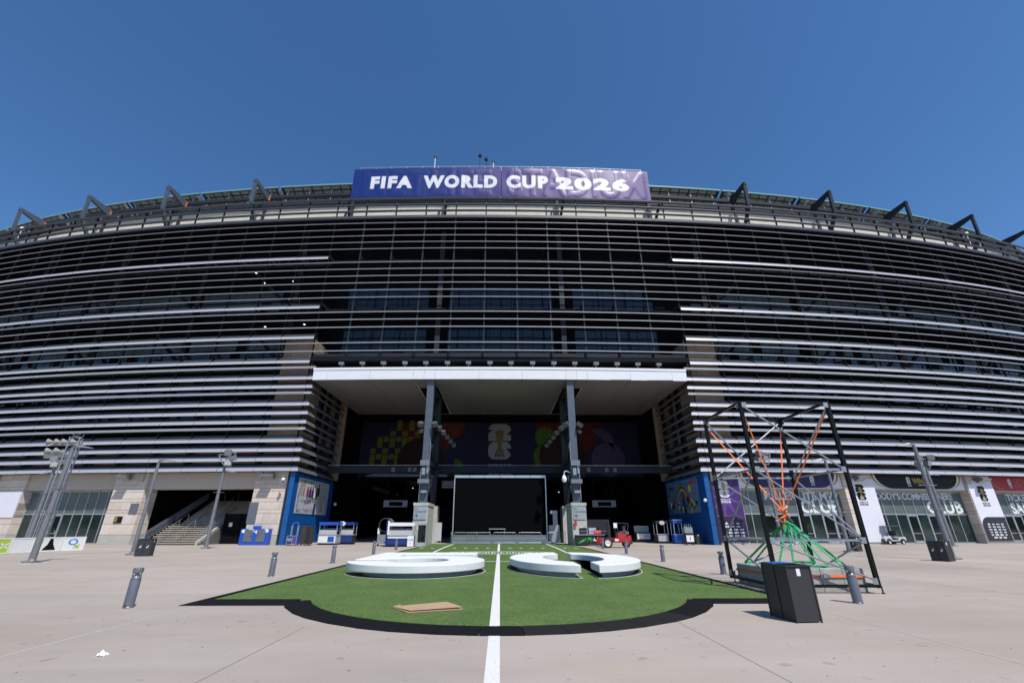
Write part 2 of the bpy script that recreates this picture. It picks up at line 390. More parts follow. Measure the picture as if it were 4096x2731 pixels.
build('painted_line', MB().box(-.185, .005, 9.41, 34.3 - 2.0, .03, .036).box(-.185, .005, 36.2, 51.3, .03, .036), 'line_paint', turf)
for s in (-1, 1):
    mb = MB(); pts = [(s * 4.55, 28), (s * 4.62, 33), (s * 4.75, 38), (s * 4.82, 42), (s * 4.86, 51.2)]
    for (a, b), (c, d) in zip(pts[:-1], pts[1:]): mb.hexa([(a - .08, b, .03), (a + .08, b, .03), (c + .08, d, .03), (c - .08, d, .03)], [(a - .08, b, .036), (a + .08, b, .036), (c + .08, d, .036), (c - .08, d, .036)])
    build('painted_line', mb, 'line_paint', turf)
    for x in (.93, 1.86, 2.79, 3.72, 5.56, 6.49): build('hash_mark', MB().box(s * x - .12 - .09, s * x + .12 - .09, 41.0, 41.5, .03, .036), 'line_paint', turf)
build('painted_line', MB().box(-5.2, -.2, 25.7, 25.82, .03, .036).box(.02, 5.0, 25.7, 25.82, .03, .036), 'line_paint', turf)
mb = MB()
for k in range(48):     # worn oval badge painted across the centre line
    t0, t1 = 2 * math.pi * k / 48, 2 * math.pi * (k + 1) / 48
    for (ra, rb) in ((1.0, .94), (.66, .62)):
        P = lambda t, r: (-.09 + 3.6 * r * math.cos(t), 34.2 + 1.9 * r * math.sin(t))
        a, b, c, d = P(t0, ra), P(t1, ra), P(t1, rb), P(t0, rb); mb.hexa([(*q, .03) for q in (a, d, c, b)], [(*q, .035) for q in (a, d, c, b)])
for k in range(26):
    x = -2.7 + k * .21 + random.uniform(-.03, .03); mb.box(x, x + random.uniform(.07, .15), 33.4 + random.uniform(0, .5), 34.2 + random.uniform(.1, .9), .03, .0345)
build('field_badge', mb, 'line_paint', turf)
# black rubber edging, tile by tile
def tile(p0, p1, q1, q0, m):     # p outer edge, q inner edge
    return build('rubber_tile', MB().hexa([(*p0, 0), (*p1, 0), (*q1, 0), (*q0, 0)], [(*p0, .012), (*p1, .012), (*q1, .042), (*q0, .042)]), m, turf)
n = 17
A0, A1 = 180 + 21.5, 360 - 20.5
for i in range(n):
    a0, a1 = A0 + (A1 - A0) * i / n, A0 + (A1 - A0) * (i + 1) / n - .12
    P = lambda a, r: (r * math.cos(R(a)), 14.4 + r * math.sin(R(a)))
    wob = random.uniform(-.012, .012)
    tile(P(a0, 5.58 + wob), P(a1, 5.58 + wob), P(a1, 4.99), P(a0, 4.99), 'rubber_worn' if i in (9, 10, 11, 12, 13) else 'rubber')
for s in (-1, 1):
    e = [7.47, 6.55, 5.7, 4.95] if s < 0 else [7.47, 6.4, 5.55, 4.85]
    for a, b in zip(e[:-1], e[1:]):
        y0 = 12.0 if s < 0 else 12.16
        tile((s * a, y0), (s * b - .006 * s, y0), (s * b - .006 * s, y0 + .72 - (.14 if s > 0 else 0)), (s * (a - (.32 if a > 7 else 0)), y0 + .72 - (.14 if s > 0 else 0)), 'rubber')
    y = 12.75
    while y < 44:
        L_ = 1.02 if y < 30 else 2.04
        j = random.uniform(-.008, .008)
        tile((s * (7.47 + j), y if y > 12.8 else 12.05), (s * (7.47 + j), y + L_ - .012), (s * 7.14, y + L_ - .012), (s * 7.14, y), 'rubber'); y += L_

# ================================================================== stadium
ST = thing('stadium', 'huge curved stadium clad in long horizontal grey metal louvres with pale stone base', 'stadium', (0, 48, 0))
WIDE = [7, 8, 9, 10, 12, 13, 14, 16, 17, 19, 22, 26, 33]
NARROW = [11, 15, 18, 20, 21, 23, 24, 25, 27, 28, 29, 30, 31, 32, 34, 35, 36, 37, 38]
PROF = [(0, 0), (.08, .34), (.75, .91), (.79, .87), (.13, .31), (.06, .02)]
def fin_mesh(L_):
    mb = MB(); mb.loft([(-L_ / 2, o, z) for o, z in PROF], [(L_ / 2, o, z) for o, z in PROF])
    # row of rivets along the lip
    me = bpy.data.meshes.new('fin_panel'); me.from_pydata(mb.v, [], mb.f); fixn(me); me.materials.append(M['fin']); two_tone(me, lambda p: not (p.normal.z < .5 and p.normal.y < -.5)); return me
FIN = fin_mesh(3.96)
cand = []
for z in WIDE:
    for s in (-1, 1):
        for k in range(22):
            s0 = 22 + 4 * k; cand.append((-(s0 + (40 - z) * .4), s * (s0 + 2), z))
cand.sort(key=lambda c: -c[0])
rest = MB()
for i, (_, sm, z) in enumerate(cand):
    a, b = fp(sm - 2, 0, 0), fp(sm + 2, 0, 0); mid = (a + b) / 2; ang = math.atan2((b - a).y, (b - a).x)
    zz = z + .08 + random.uniform(-.008, .008)
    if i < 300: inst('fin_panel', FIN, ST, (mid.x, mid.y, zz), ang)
    else:
        t = Vector((math.cos(ang), math.sin(ang), 0)); nn = Vector((-t.y, t.x, 0)); rest.loft([mid - t * 1.987 + nn * o + Vector((0, 0, zz + h)) for o, h in PROF], [mid + t * 1.987 + nn * o + Vector((0, 0, zz + h)) for o, h in PROF])
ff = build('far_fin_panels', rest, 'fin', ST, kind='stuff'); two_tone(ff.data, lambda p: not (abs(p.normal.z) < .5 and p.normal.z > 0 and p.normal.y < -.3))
XC = 21.15                                   # corner of the entrance
def slat_rings(s0, s1, z, prof, step=2.):
    n = max(1, int(round(abs(s1 - s0) / step))); return [[fp(s0 + (s1 - s0) * i / n, o, z + h) for o, h in prof] for i in range(n + 1)]
NP = [(0, 0), (0, .10), (.04, .13), (.11, .12), (.11, .0)]
for z in NARROW:
    if z >= 20: k_ = 1.0 if z < 26 else (.82 if z < 33 else .62); build('slat', MB().ring_path(slat_rings(-SMAX, SMAX, z + .45, [(o, h * k_) for o, h in NP])), 'slat', ST)
    else:
        for s in (-1, 1): build('slat', MB().ring_path(slat_rings(s * 21.2, s * SMAX, z + .40, [(o * 1.5, h * 2.1) for o, h in NP])), 'slat', ST)
build('top_band', MB().ring_path(slat_rings(-SMAX, SMAX, 39.25, [(0, 0), (0, .40), (.3, .48), (.3, .0)])), 'pipe', ST)
build('recess_roof', MB().ring_path(slat_rings(-SMAX, SMAX, 39.0, [(.34, 0), (.34, .35), (6.6, .35), (6.6, .0)])), 'inner_dark', ST)  # roof slab added to keep sky light out behind the louvres
for z in (40.45, 41.45, 42.45):
    build('rail', MB().ring_path([[fp(s, .12 + .16 * math.cos(a), z + .16 * math.sin(a)) for a in [i * math.pi / 4 for i in range(8)]] for s in np.arange(-SMAX, SMAX + .1, 2)]), 'pipe', ST, smooth=True)
# mitred corner pieces and the louvres returning into the entrance
for s in (-1, 1):
    cy = yc(XC)
    for z in [q for q in WIDE if q <= 17] + [11, 15]:
        pr = PROF if z in WIDE else [(o * 1.5, h * 1.8) for o, h in NP]
        zz = z + (.08 if z in WIDE else .4)
        A = [fp(s * 21.985, o, zz + h) for o, h in pr]; B = [(s * (XC + o), cy + o, zz + h) for o, h in pr]
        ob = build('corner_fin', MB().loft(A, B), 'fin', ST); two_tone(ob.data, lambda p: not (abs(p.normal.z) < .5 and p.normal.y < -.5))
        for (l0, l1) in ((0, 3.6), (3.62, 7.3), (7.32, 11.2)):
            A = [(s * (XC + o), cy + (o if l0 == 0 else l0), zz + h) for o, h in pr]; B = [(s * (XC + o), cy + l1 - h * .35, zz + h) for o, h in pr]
            ob = build('return_fin', MB().loft(A, B), 'fin_shaded', ST); two_tone(ob.data, lambda p: not (abs(p.normal.z) < .5 and p.normal.x * s < -.5))
# posts behind the louvres
post = MB().box(-.06, .06, .25, .42, 7.2, 42.6)
PM = bpy.data.meshes.new('facade_post'); PM.from_pydata(post.v, [], post.f); PM.materials.append(M['post_dark'])
postc = MB().box(-.07, .07, .2, .42, 19.9, 42.6); PMC = bpy.data.meshes.new('facade_post'); PMC.from_pydata(postc.v, [], postc.f); PMC.materials.append(M['steel_dark'])
for k in range(27):
    for s in (-1, 1):
        a = s * (2 + 4 * k); p = fp(a, 0, 0); inst('facade_post', PMC if abs(a) < 21 else PM, ST, p, fang(p.x))
        # bracket arm back to the floors
        for z in (20.3, 26.9, 33.6):
            if abs(a) < 50: build('bracket', MB().bar(fp(a, .42, z), fp(a, 3.2, z - .3 if abs(a) < 21 else z + .2), .16, .3), 'steel_dark', ST)
# inner building: back wall, floors, columns, ceilings
def arcwall(name, s0, s1, o0, o1, z0, z1, m, step=4., parent=ST, kind=None):
    return build(name, MB().ring_path(slat_rings(s0, s1, 0, [(o0, z0), (o0, z1), (o1, z1), (o1, z0)], step)), m, parent, kind=kind)
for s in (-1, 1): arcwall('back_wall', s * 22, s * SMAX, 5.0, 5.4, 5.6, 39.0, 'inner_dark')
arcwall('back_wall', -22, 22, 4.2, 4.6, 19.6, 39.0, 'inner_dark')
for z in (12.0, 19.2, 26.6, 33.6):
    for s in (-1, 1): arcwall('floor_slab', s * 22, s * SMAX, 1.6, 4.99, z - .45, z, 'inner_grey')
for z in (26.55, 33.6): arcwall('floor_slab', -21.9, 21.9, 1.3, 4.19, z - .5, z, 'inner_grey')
build('entrance_floor_slab', MB().box(-21.9, 21.9, 48.3, 71, 19.3, 19.85), 'inner_grey', ST)
arcwall('edge_beam', -21.9, 21.9, .55, 1.1, 19.86, 20.35, 'steel_dark')
for k in range(-8, 9):
    if k in (-1, 0, 1): continue
    a = k * 13.2 + (7 if k < 0 else -7) * 0
    build('structural_column', MB().bar(fp(a, 2.2, 6), fp(a, 2.2, 39), .6, .6), 'post_dark', ST)
    if abs(k) > 1:
        for (za, zb) in ((12, 19), (19.2, 26), (26.6, 33)): build('diagonal_brace', MB().bar(fp(a, 3.0, za), fp(a + math.copysign(6.6, k), 3.0, zb), .35), 'post_dark', ST)
for x in (-7.85, 7.85): build('structural_column', MB().box(x - .3, x + .3, 50.6, 51.2, 18.5, 39), 'steel_dark', ST)
# window bands behind the louvres (nearest panes one by one, the far ones as one piece)
panes = []
for (z0, z1, lo, hi, o, m) in ((20.4, 22.2, 0, 21, 4.1, 'glass_blue'), (22.3, 23.6, 0, 21, 4.1, 'glass_blue'), (23.7, 25.6, 0, 21, 4.1, 'glass_blue'), (27.6, 29.2, 0, 21, 4.1, 'glass_blue'), (29.3, 31.0, 0, 21, 4.1, 'glass_blue'),
                               (28.2, 29.6, 26, 100, 4.9, 'facade_blind'), (29.8, 31.2, 30, 100, 4.9, 'facade_blind'), (20.9, 22.6, 26, 100, 4.9, 'glass_blue'), (22.8, 24.4, 24, 100, 4.9, 'facade_blind'), (15.6, 17.4, 28, 100, 4.9, 'glass_blue'), (13.2, 14.8, 28, 100, 4.9, 'glass_blue'), (17.6, 18.8, 26, 100, 4.9, 'facade_blind')):
    for s in (-1, 1):
        a = lo + .7
        while a < hi - .6:
            if random.random() > (.04 if lo == 0 else .12) and not (lo == 0 and 6.9 < a < 8.9): panes.append((a * (1 if lo == 0 else 1.2) + abs(z0 - 23) * .4, s * a, z0, z1, o, m))
            a += 1.36
panes.sort(key=lambda p: p[0])
far = {}
for i, (_, a, z0, z1, o, m) in enumerate(panes):
    L_ = 1.28
    if i < 290:
        p = fp(a, o, (z0 + z1) / 2); ob = cube('window_pane', m, ST, p.x, p.y, p.z, L_, .06, z1 - z0, fang(p.x) + random.uniform(-.004, .004)); ob.rotation_euler.x = random.uniform(-.006, .006)
    else:
        far.setdefault(m, MB()).hexa([fp(a - L_ / 2, o - .03, z0), fp(a + L_ / 2, o - .03, z0), fp(a + L_ / 2, o + .03, z0), fp(a - L_ / 2, o + .03, z0)], [fp(a - L_ / 2, o - .03, z1), fp(a + L_ / 2, o - .03, z1), fp(a + L_ / 2, o + .03, z1), fp(a - L_ / 2, o + .03, z1)])
for m, mb in far.items(): build('far_window_panes', mb, m, ST, kind='stuff')
# balcony railings and a few lit lamps between the floors on the left
for (z, s0, s1) in ((19.2, -36, -23), (26.6, -36, -23), (12., -40, -27), (33.6, -36, -23)):
    mb = MB(); mb.ring_path(slat_rings(s0, s1, z + 1.05, [(1.7, 0), (1.7, .05), (1.75, .05), (1.75, 0)]))
    for a in np.arange(s0, s1, 1.3): mb.bar(fp(a, 1.72, z), fp(a, 1.72, z + 1.05), .04)
    build('balcony_railing', mb, 'steel_dark', ST)
for (a, z) in ((-31.5, 31.4), (-27.5, 31.5), (-27.6, 28.9), (-26.3, 28.7), (-24.9, 25.2), (-25, 22.4), (-24.2, 20.6), (-30, 25.0), (-33, 33.0)):
    p = fp(a, 2.6, z); lm = build('ceiling_lamp', MB().lathe([(.06, .3), (.1, .12), (.2, .0)], p, 10), 'inner_grey', ST); build('lamp_bulb', MB().lathe([(.13, 0), (.12, -.05), (.03, -.09)], p, 10), 'lamp_on', lm)
# parapet, roof ring of photovoltaic glazing, truss brackets
arcwall('parapet_wall', -SMAX, SMAX, 3.6, 4.0, 39.3, 44.5, 'parapet')
for k in range(-8, 8):
    a0, a1 = k * 13.3 + 6.65 - 6.65, (k + 1) * 13.3
    a0 = 8.0 + (k - 0) * 13.4 if k >= 0 else (-8.0 + (k + 1) * 13.4 - 13.4 if k < -1 else -8.0); a1 = a0 + (13.4 if k != -1 else 16.0)
    if k >= 0: a0, a1 = 8.0 + k * 13.4, 8.0 + (k + 1) * 13.4
    elif k < -1: a0, a1 = -8.0 + (k + 1) * 13.4, -8.0 + (k + 2) * 13.4
    zt = 50.0
    pv = build('roof_panel', MB().ring_path(slat_rings(a0 + .18, a1 - .18, 0, [(5.4, zt), (5.4, zt + .06), (9.4, zt - 1.94), (9.4, zt - 2.0)], 4.2)), 'pv', ST)
    build('panel_edge', MB().ring_path(slat_rings(a0 + .18, a1 - .18, 0, [(5.28, zt - .1), (5.28, zt + .14), (5.39, zt + .14), (5.39, zt - .1)], 4.2)), 'pv_frame', pv)
    mb = MB()
    for j in range(6):
        oo = 5.55 + j * .64; zz = lambda o_: zt - (o_ - 5.4) * .5
        for q in range(8):
            b0 = a0 + .7 + q * 1.52; mb.hexa([fp(b0, oo, zz(oo) - .03), fp(b0 + 1.3, oo, zz(oo) - .03), fp(b0 + 1.3, oo + .42, zz(oo + .42) - .03), fp(b0, oo + .42, zz(oo + .42) - .03)], [fp(b0, oo, zz(oo) - .005), fp(b0 + 1.3, oo, zz(oo) - .005), fp(b0 + 1.3, oo + .42, zz(oo + .42) - .005), fp(b0, oo + .42, zz(oo + .42) - .005)])
    build('cell_grid', mb, 'pv_lite', pv)
    for q in range(4):
        b0 = a0 + 1.3 + q * 3.55; mb = MB().bar(fp(b0, 5.45, zt - .14), fp(b0, 9.3, zt - 2.1), .12, .2).bar(fp(b0, 5.8, 45.0), fp(b0, 5.8, zt - .3), .10)
        build('panel_bracket', mb, 'steel_light', pv)
    build('lower_beam', MB().ring_path(slat_rings(a0, a1, 0, [(3.2, 44.5), (3.2, 44.95), (3.55, 44.95), (3.55, 44.5)], 4.4)), 'steel_dark', ST)
    build('roof_beam', MB().ring_path(slat_rings(a0, a1, 0, [(3.7, 46.45), (3.7, 46.95), (4.1, 46.95), (4.1, 46.45)], 4.4)), 'steel_dark', ST)
for k in range(8):
    for sg in (-1, 1):
        a = sg * (8.0 + 13.4 * k)
        if k >= 2:
            tr = build('roof_truss', MB().loft([fp(a - .2, o, z) for o, z in ((.25, 47.15), (.25, 46.75), (3.9, 45.7), (3.9, 46.95))], [fp(a + .2, o, z) for o, z in ((.25, 47.15), (.25, 46.75), (3.9, 45.7), (3.9, 46.95))]).loft([fp(a - .24, o, z) for o, z in ((.3, 46.9), (.6, 46.85), (.8, 43.1), (.5, 43.1))], [fp(a + .24, o, z) for o, z in ((.3, 46.9), (.6, 46.85), (.8, 43.1), (.5, 43.1))]).bar(fp(a, .6, 43.3), fp(a, 3.1, 39.6), .36, .42), 'steel_dark' if sg > 0 else 'steel_blue', ST)  # right trusses darker: their shaded side is put into the colour
            build('truss_post', MB().bar(fp(a, 3.3, 39.4), fp(a, 3.8, 46.6), .36, .36).bar(fp(a, 3.9, 46.6), fp(a + .2 * sg, 6.6, 48.6), .3, .4), 'steel_dark', tr)
            build('pipe_bundle', MB().bar(fp(a + .5, 4.6, 48.9), fp(a + .5, 8.6, 46.8), .14).bar(fp(a + .8, 4.6, 48.9), fp(a + .8, 8.6, 46.8), .14), 'alu', tr)
            if k < 6: ob = build('safety_tag', MB().box(-.06, .06, -.06, .06, -.4, .4), 'orange', tr, local=True); ob.location = fp(a + .25, 3.6, 46.4) - wloc(tr)
        else:
            build('truss_post', MB().bar(fp(a, 3.0, 39.4), fp(a, 3.2, 46), .4, .4).bar(fp(a + .5, .9, 42.8), fp(a, 3.0, 39.6), .3, .3).bar(fp(a - .8, 3.2, 42.9), fp(a - 1.3, 3.2, 39.6), .25), 'steel_dark', ST)
mb = MB()
for h in (40.4, 40.9): mb.ring_path(slat_rings(-18, 18, h, [(3.0, 0), (3.0, .06), (3.06, .06), (3.06, 0)]))
for a in np.arange(-18, 18.1, 1.8): mb.bar(fp(a, 3.03, 39.4), fp(a, 3.03, 40.95), .06)
build('roof_walkway_railing', mb, 'steel_dark', ST)
# rail posts
mb = MB().box(-.08, .08, .05, .30, 39.6, 42.45); RP = bpy.data.meshes.new('rail_post'); RP.from_pydata(mb.v, [], mb.f); RP.materials.append(M['pipe'])

# ------------------------------------------------------------------ canopy
cb = [-21.3, -19.6, -14.75, -9.85, -8.62, -7.4, -2.45, 2.45, 7.4, 8.62, 9.85, 14.75, 19.6, 21.3]
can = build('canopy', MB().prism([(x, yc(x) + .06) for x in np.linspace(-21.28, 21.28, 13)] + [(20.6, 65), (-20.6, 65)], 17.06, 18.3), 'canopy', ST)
for a, b in zip(cb[:-1], cb[1:]):
    build('fascia_panel', MB().hexa([(a + .012, yc(a) - .02, 17.0), (b - .012, yc(b) - .02, 17.0), (b - .012, yc(b) + .05, 17.0), (a + .012, yc(a) + .05, 17.0)], [(a + .012, yc(a) - .02, 18.12), (b - .012, yc(b) - .02, 18.12), (b - .012, yc(b) + .05, 18.12), (a + .012, yc(a) + .05, 18.12)]), 'canopy', can)
build('coping', MB().ring_path([[(x, yc(x) - .07, 18.14), (x, yc(x) - .07, 18.42), (x, yc(x) + .5, 18.42), (x, yc(x) + .5, 18.14)] for x in np.linspace(-21.33, 21.33, 13)]), 'canopy', can)
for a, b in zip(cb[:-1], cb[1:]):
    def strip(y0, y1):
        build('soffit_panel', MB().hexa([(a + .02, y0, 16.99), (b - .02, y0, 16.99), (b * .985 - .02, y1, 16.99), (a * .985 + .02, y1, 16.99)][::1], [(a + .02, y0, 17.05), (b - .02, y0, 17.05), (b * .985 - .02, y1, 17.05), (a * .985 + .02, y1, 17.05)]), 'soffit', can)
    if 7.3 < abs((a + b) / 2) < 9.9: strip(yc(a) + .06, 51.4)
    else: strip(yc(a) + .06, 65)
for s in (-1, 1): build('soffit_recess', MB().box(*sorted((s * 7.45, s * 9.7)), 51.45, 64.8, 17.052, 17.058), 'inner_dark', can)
for k in range(16):
    x = (k - 7.5) * 2.44; y = yc(x) + .35
    ob = build('canopy_floodlight', MB().hexa([(-.28, -.25, 0), (.28, -.25, 0), (.24, .25, .05), (-.24, .25, .05)], [(-.30, -.28, .32), (.30, -.28, .32), (.22, .28, .40), (-.22, .28, .40)]).box(-.05, .05, -.05, .05, -.35, .02), 'lamp_head', can, local=True)
    ob.location = Vector((x, y, 18.85)) - wloc(can); ob.rotation_euler.z = random.uniform(-.15, .15)
# columns with bracing on stone plinths
for s in (-1, 1):
    x = s * 7.85
    col = build('entrance_column', MB().box(x - .38, x + .38, 48.2, 48.75, 3.9, 17).box(x - .46, x + .46, 48.15, 48.8, 3.9, 4.05), 'steel_blue', ST)
    build('rear_column', MB().box(x - .3, x + .3, 55.5, 56.1, 3.9, 17.0), 'steel_dark', col)
    zz = [3.9, 8.4, 12.8, 17]
    for i in range(3):
        build('cross_brace', MB().bar((x, 48.8, zz[i]), (x, 55.5, zz[i + 1]), .34, .34).bar((x, 55.5, zz[i]), (x, 48.8, zz[i + 1]), .3, .3), 'steel_dark', col)
        build('strut', MB().bar((x, 48.7, zz[i + 1] - .2), (x, 55.6, zz[i + 1] - .2), .4, .4), 'steel_dark', col)
    pl = build('plinth', MB().box(s * 7.1, s * 8.52, 47.0, 50.9, 0, 3.62).box(s * 7.04, s * 8.58, 46.94, 50.96, 3.62, 3.9), 'plinth_concrete', ST)
    build('plinth', MB().box(s * 7.2, s * 8.4, 54.8, 57, 0, 3.9), 'plinth_concrete', ST)
    sg = build('direction_sign', MB().box(x - .62, x + .58, 46.93, 46.99, 2.35, 3.55), 'frame_alu', pl)
    textpart('lettering', 'All\nConcourses', lambda u, v: (x - .54 + u, 46.92, 3.26 + v), 'black', pl, .26, .004, .86, spacing=1.08, align='LEFT')
    shape('arrow_mark', [[(-.025, 0), (.025, 0), (.025, .4), (-.025, .4)], [(-.02, .42), (-.2, .22), (-.165, .19), (.0, .36)], [(.02, .42), (.2, .22), (.165, .19), (.0, .36)]], lambda u, v: (x - .36 + u, 46.92, 2.42 + v), 'steel_dark', pl)
    build('sticker', MB().box(x - .1 * s, x + .22 * s, 46.96, 46.995, 1.35, 1.65), 'white', pl)
    # lamps, speakers and boxes bolted to the column
    def gear(name, cx, cy, cz, sx, sy, sz, m, rz=0, ry=0):
        ob = build(name, MB().box(-sx / 2, sx / 2, -sy / 2, sy / 2, -sz / 2, sz / 2), m, col, local=True); ob.location = Vector((cx, cy, cz)) - wloc(col); ob.rotation_euler = (.5 if name == 'floodlight' else 0, ry, rz)
    gear('floodlight', x - s * -.75, 47.9, 11.9, .55, .5, .45, 'gear_grey', .5 * s, .4); gear('floodlight', x - s * .75, 47.9, 11.9, .55, .5, .45, 'gear_grey', -.5 * s, -.4)
    gear('floodlight', x + s * .7, 48.1, 11.2, .35, .35, .35, 'gear_grey', .5 * s, .4)
    for i in range(5): gear('floodlight', x - s * (1.15 + .28 * i), 49 + i * 1.2, 11.7 - .25 * i, .45, .4, .45, 'gear_grey', -.5 * s, -.3)
    gear('loudspeaker', x, 47.9, 7.85, .95, .45, .55, 'lamp_head'); gear('junction_box', x - .1, 47.95, 7.0, .35, .3, .7, 'galv'); gear('junction_box', x + .3, 47.95, 7.2, .2, .25, .8, 'galv')
    gear('wall_luminaire', x, 47.8, 6.0, 1.15, .6, .4, 'lamp_head'); gear('junction_box', x + .05, 47.95, 5.0, .6, .35, .25, 'galv'); gear('conduit', x + s * .42, 48.05, 5.7, .06, .06, 3.2, 'galv')
    gear('conduit', x - s * .42, 48.05, 8.6, .05, .05, 3.0, 'galv')
cd = build('dome_camera', MB().lathe([(.02, .5), (.12, .42), (.24, .2), (.26, 0), (.18, -.2), (.02, -.27)], (6.6, 47.7, 6.15), 12), 'white', ST, smooth=True)
build('camera_arm', MB().path([(6.6, 47.7, 6.6), (6.65, 47.75, 6.95), (6.85, 47.9, 7.05), (7.4, 48.2, 6.9)], .035, 6), 'white', cd)
bmx = build('cross_beam', MB().box(-21, 21, 56.3, 56.8, 7.75, 8.5), 'steel_dark', ST)
build('pipe', MB().tube((-21, 56.1, 8.62), (21, 56.1, 8.62), .05, 6), 'galv', bmx)
for x in (-13, -11, -10.4, 10.8, 13, 14): build('junction_box', MB().box(x - .22, x + .22, 56.05, 56.28, 7.85, 8.35), 'steel_blue', bmx)
for i in range(4): build('conduit', MB().tube((-6.9, 55.4, 6.0 + i * .22), (-5.4, 55.4, 6.0 + i * .22), .07, 6), 'galv', ST)
# concourse shell
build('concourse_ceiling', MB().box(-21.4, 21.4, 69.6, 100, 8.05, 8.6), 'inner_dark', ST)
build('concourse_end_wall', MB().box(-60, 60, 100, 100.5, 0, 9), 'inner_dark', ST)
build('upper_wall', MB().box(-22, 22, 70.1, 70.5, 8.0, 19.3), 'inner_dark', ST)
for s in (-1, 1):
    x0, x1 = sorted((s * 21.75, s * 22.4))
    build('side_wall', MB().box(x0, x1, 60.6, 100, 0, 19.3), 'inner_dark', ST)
    build('side_wall_cap', MB().box(*sorted((s * 21.2, s * 22.35)), 60.4, 60.9, 7.2, 19.2), 'stone_shaded', ST)
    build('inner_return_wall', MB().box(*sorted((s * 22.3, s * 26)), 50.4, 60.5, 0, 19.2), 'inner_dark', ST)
build('canopy_gap_wall', MB().box(-21.8, 21.8, 65.2, 65.5, 18.3, 19.3), 'inner_dark', ST)
for i in range(7):
    x = random.uniform(-18, 18); y = random.uniform(74, 95); cube('concourse_lamp', 'lamp_on', ST, x, y, 7.8, .35, .12, .05, random.uniform(0, 3))
for x in (-18, -12, -6.2, 6.2, 12, 18): build('concourse_column', MB().box(x - .4, x + .4, 78, 78.8, 0, 8), 'inner_grey', ST)
for s in (-1, 1):
    hs = build('hanging_sign', MB().box(s * 15 - 1.7, s * 15 + 1.7, 68, 68.2, 4.3, 5.2), 'white_dim', ST); build('sign_panel', MB().box(s * 15 - .9, s * 15 + 1.0, 67.95, 67.99, 4.45, 5.0), 'black', hs)
    build('sign_hanger', MB().bar((s * 15 - 1.4, 68.1, 5.2), (s * 15 - 1.4, 68.1, 8), .05).bar((s * 15 + 1.4, 68.1, 5.2), (s * 15 + 1.4, 68.1, 8), .05), 'steel_dark', hs)
    build('service_block', MB().box(*sorted((s * 6, s * 21)), 84, 90, 0, 5), 'inner_grey', ST)

# ------------------------------------------------------------------ stone base
COURSES = [0.0, .92, 1.95, 3.0, 3.32, 4.1, 4.45, 5.1, 5.42, 5.8, 6.55, 7.12]
def pier(x0, x1, o0=.9, o1=2.6, ztop=7.12, s=1, courses=None, name='pier', ms=('stone', 'stone', 'stone2', 'stone3')):
    xm = (x0 + x1) / 2; p, t, n = fr(xm); ang = fang(xm); w2 = (x1 - x0) / 2; cs = courses or COURSES
    core = build(name, MB().box(-w2 + .03, w2 - .03, o0 + .02, o1, cs[0], cs[-1]), 'mortar', ST, local=True); core.location = p - wloc(ST); core.rotation_euler.z = ang
    for i, (a, b) in enumerate(zip(cs[:-1], cs[1:])):
        if i == 0 and cs[0] == 0: cuts = [-w2, w2]
        else:
            c = random.uniform(-.4, .4) + (.35 if i % 2 else -.35); cuts = [-w2, c, w2]
            if b - a > .7 and w2 > 1.5: cuts = [-w2, -w2 + (1.0 if i % 2 else 1.55), w2 - (1.1 if i % 2 else .5), w2]
        for u, v in zip(cuts[:-1], cuts[1:]):
            m = 'plinth_concrete' if (i == 0 and cs[0] == 0) else random.choice(ms)
            if m not in CUBE: CUBE[m] = cubemesh(m)
            ob = bpy.data.objects.new('stone_block', CUBE[m]); C.objects.link(ob); ob.parent = core
            e = .020; d0 = o0 + random.uniform(-.008, .008)
            ob.location = ((u + v) / 2, (d0 + o1 + .02) / 2, (a + b) / 2); ob.scale = (v - u - e, o1 + .02 - d0, b - a - e * 1.4)
    return core
PR_ = [(22.0, 25.6), (37.6, 41.2), (53.2, 56.8), (68.8, 72.4), (84.0, 87.6)]
PL_ = [(-26.0, -22.4), (-41.9, -38.2), (-56.7, -53.0), (-72.2, -68.6), (-87.6, -84)]
for a, b in PR_ + PL_: pier(a, b)
for s in (-1, 1):       # stone tower beside the entrance, behind the louvres
    a, b = sorted((s * 22.2, s * 25.9)); pier(a, b, 1.1, 4.5, courses=[7.14, 8.2, 9.2, 10.2, 11.2, 12.2, 13.2, 14.2, 15.2, 16.2, 17.2, 18.2, 19.2, 20.2, 21.3, 22.4], name='stone_tower', ms=('stone_shaded', 'stone_shaded2'))
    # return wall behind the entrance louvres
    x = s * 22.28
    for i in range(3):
        for z in range(7, 19): cube('stone_block', random.choice(['stone_shaded', 'stone_shaded2']), ST, x + s * .1, 51.4 + i * 3.2, z + .65, .3, 3.15, .98)
    for y in (52.9, 56.1, 59.3): build('return_post', MB().box(*sorted((s * 21.75, s * 22.1)), y - .2, y + .2, 7.2, 19), 'steel_dark', ST)
    # blue corner wall of flat panels, with seams
    for (z0, z1) in ((.0, .3), (.32, 1.9), (1.92, 3.5), (3.52, 5.2), (5.22, 7.0)):
        for (y0, y1) in ((48.72, 52.4), (52.42, 56.4), (56.42, 60.5)):
            build('blue_panel', MB().box(*sorted((s * 21.5, s * (21.98 if y0 < 49 else 21.9))), y0, y1, z0, z1), 'blue_wall', ST)
    build('blue_wall_core', MB().box(*sorted((s * 21.55, s * 22.3)), 48.9, 60.45, 0, 7.02), 'steel_dark', ST)
for s in (-1, 1): arcwall('upper_stone_band', s * 26, s * SMAX, 1.3, 1.6, 7.1, 10.0, 'stone_shaded', 4)
for s in (-1, 1):
    for k in range(16): p = fp(s * (26 + 4 * k), .75, 8.4); cube('louvre_bracket', 'steel_dark', ST, p.x, p.y, p.z, .28, .9, 2.6, fang(p.x))
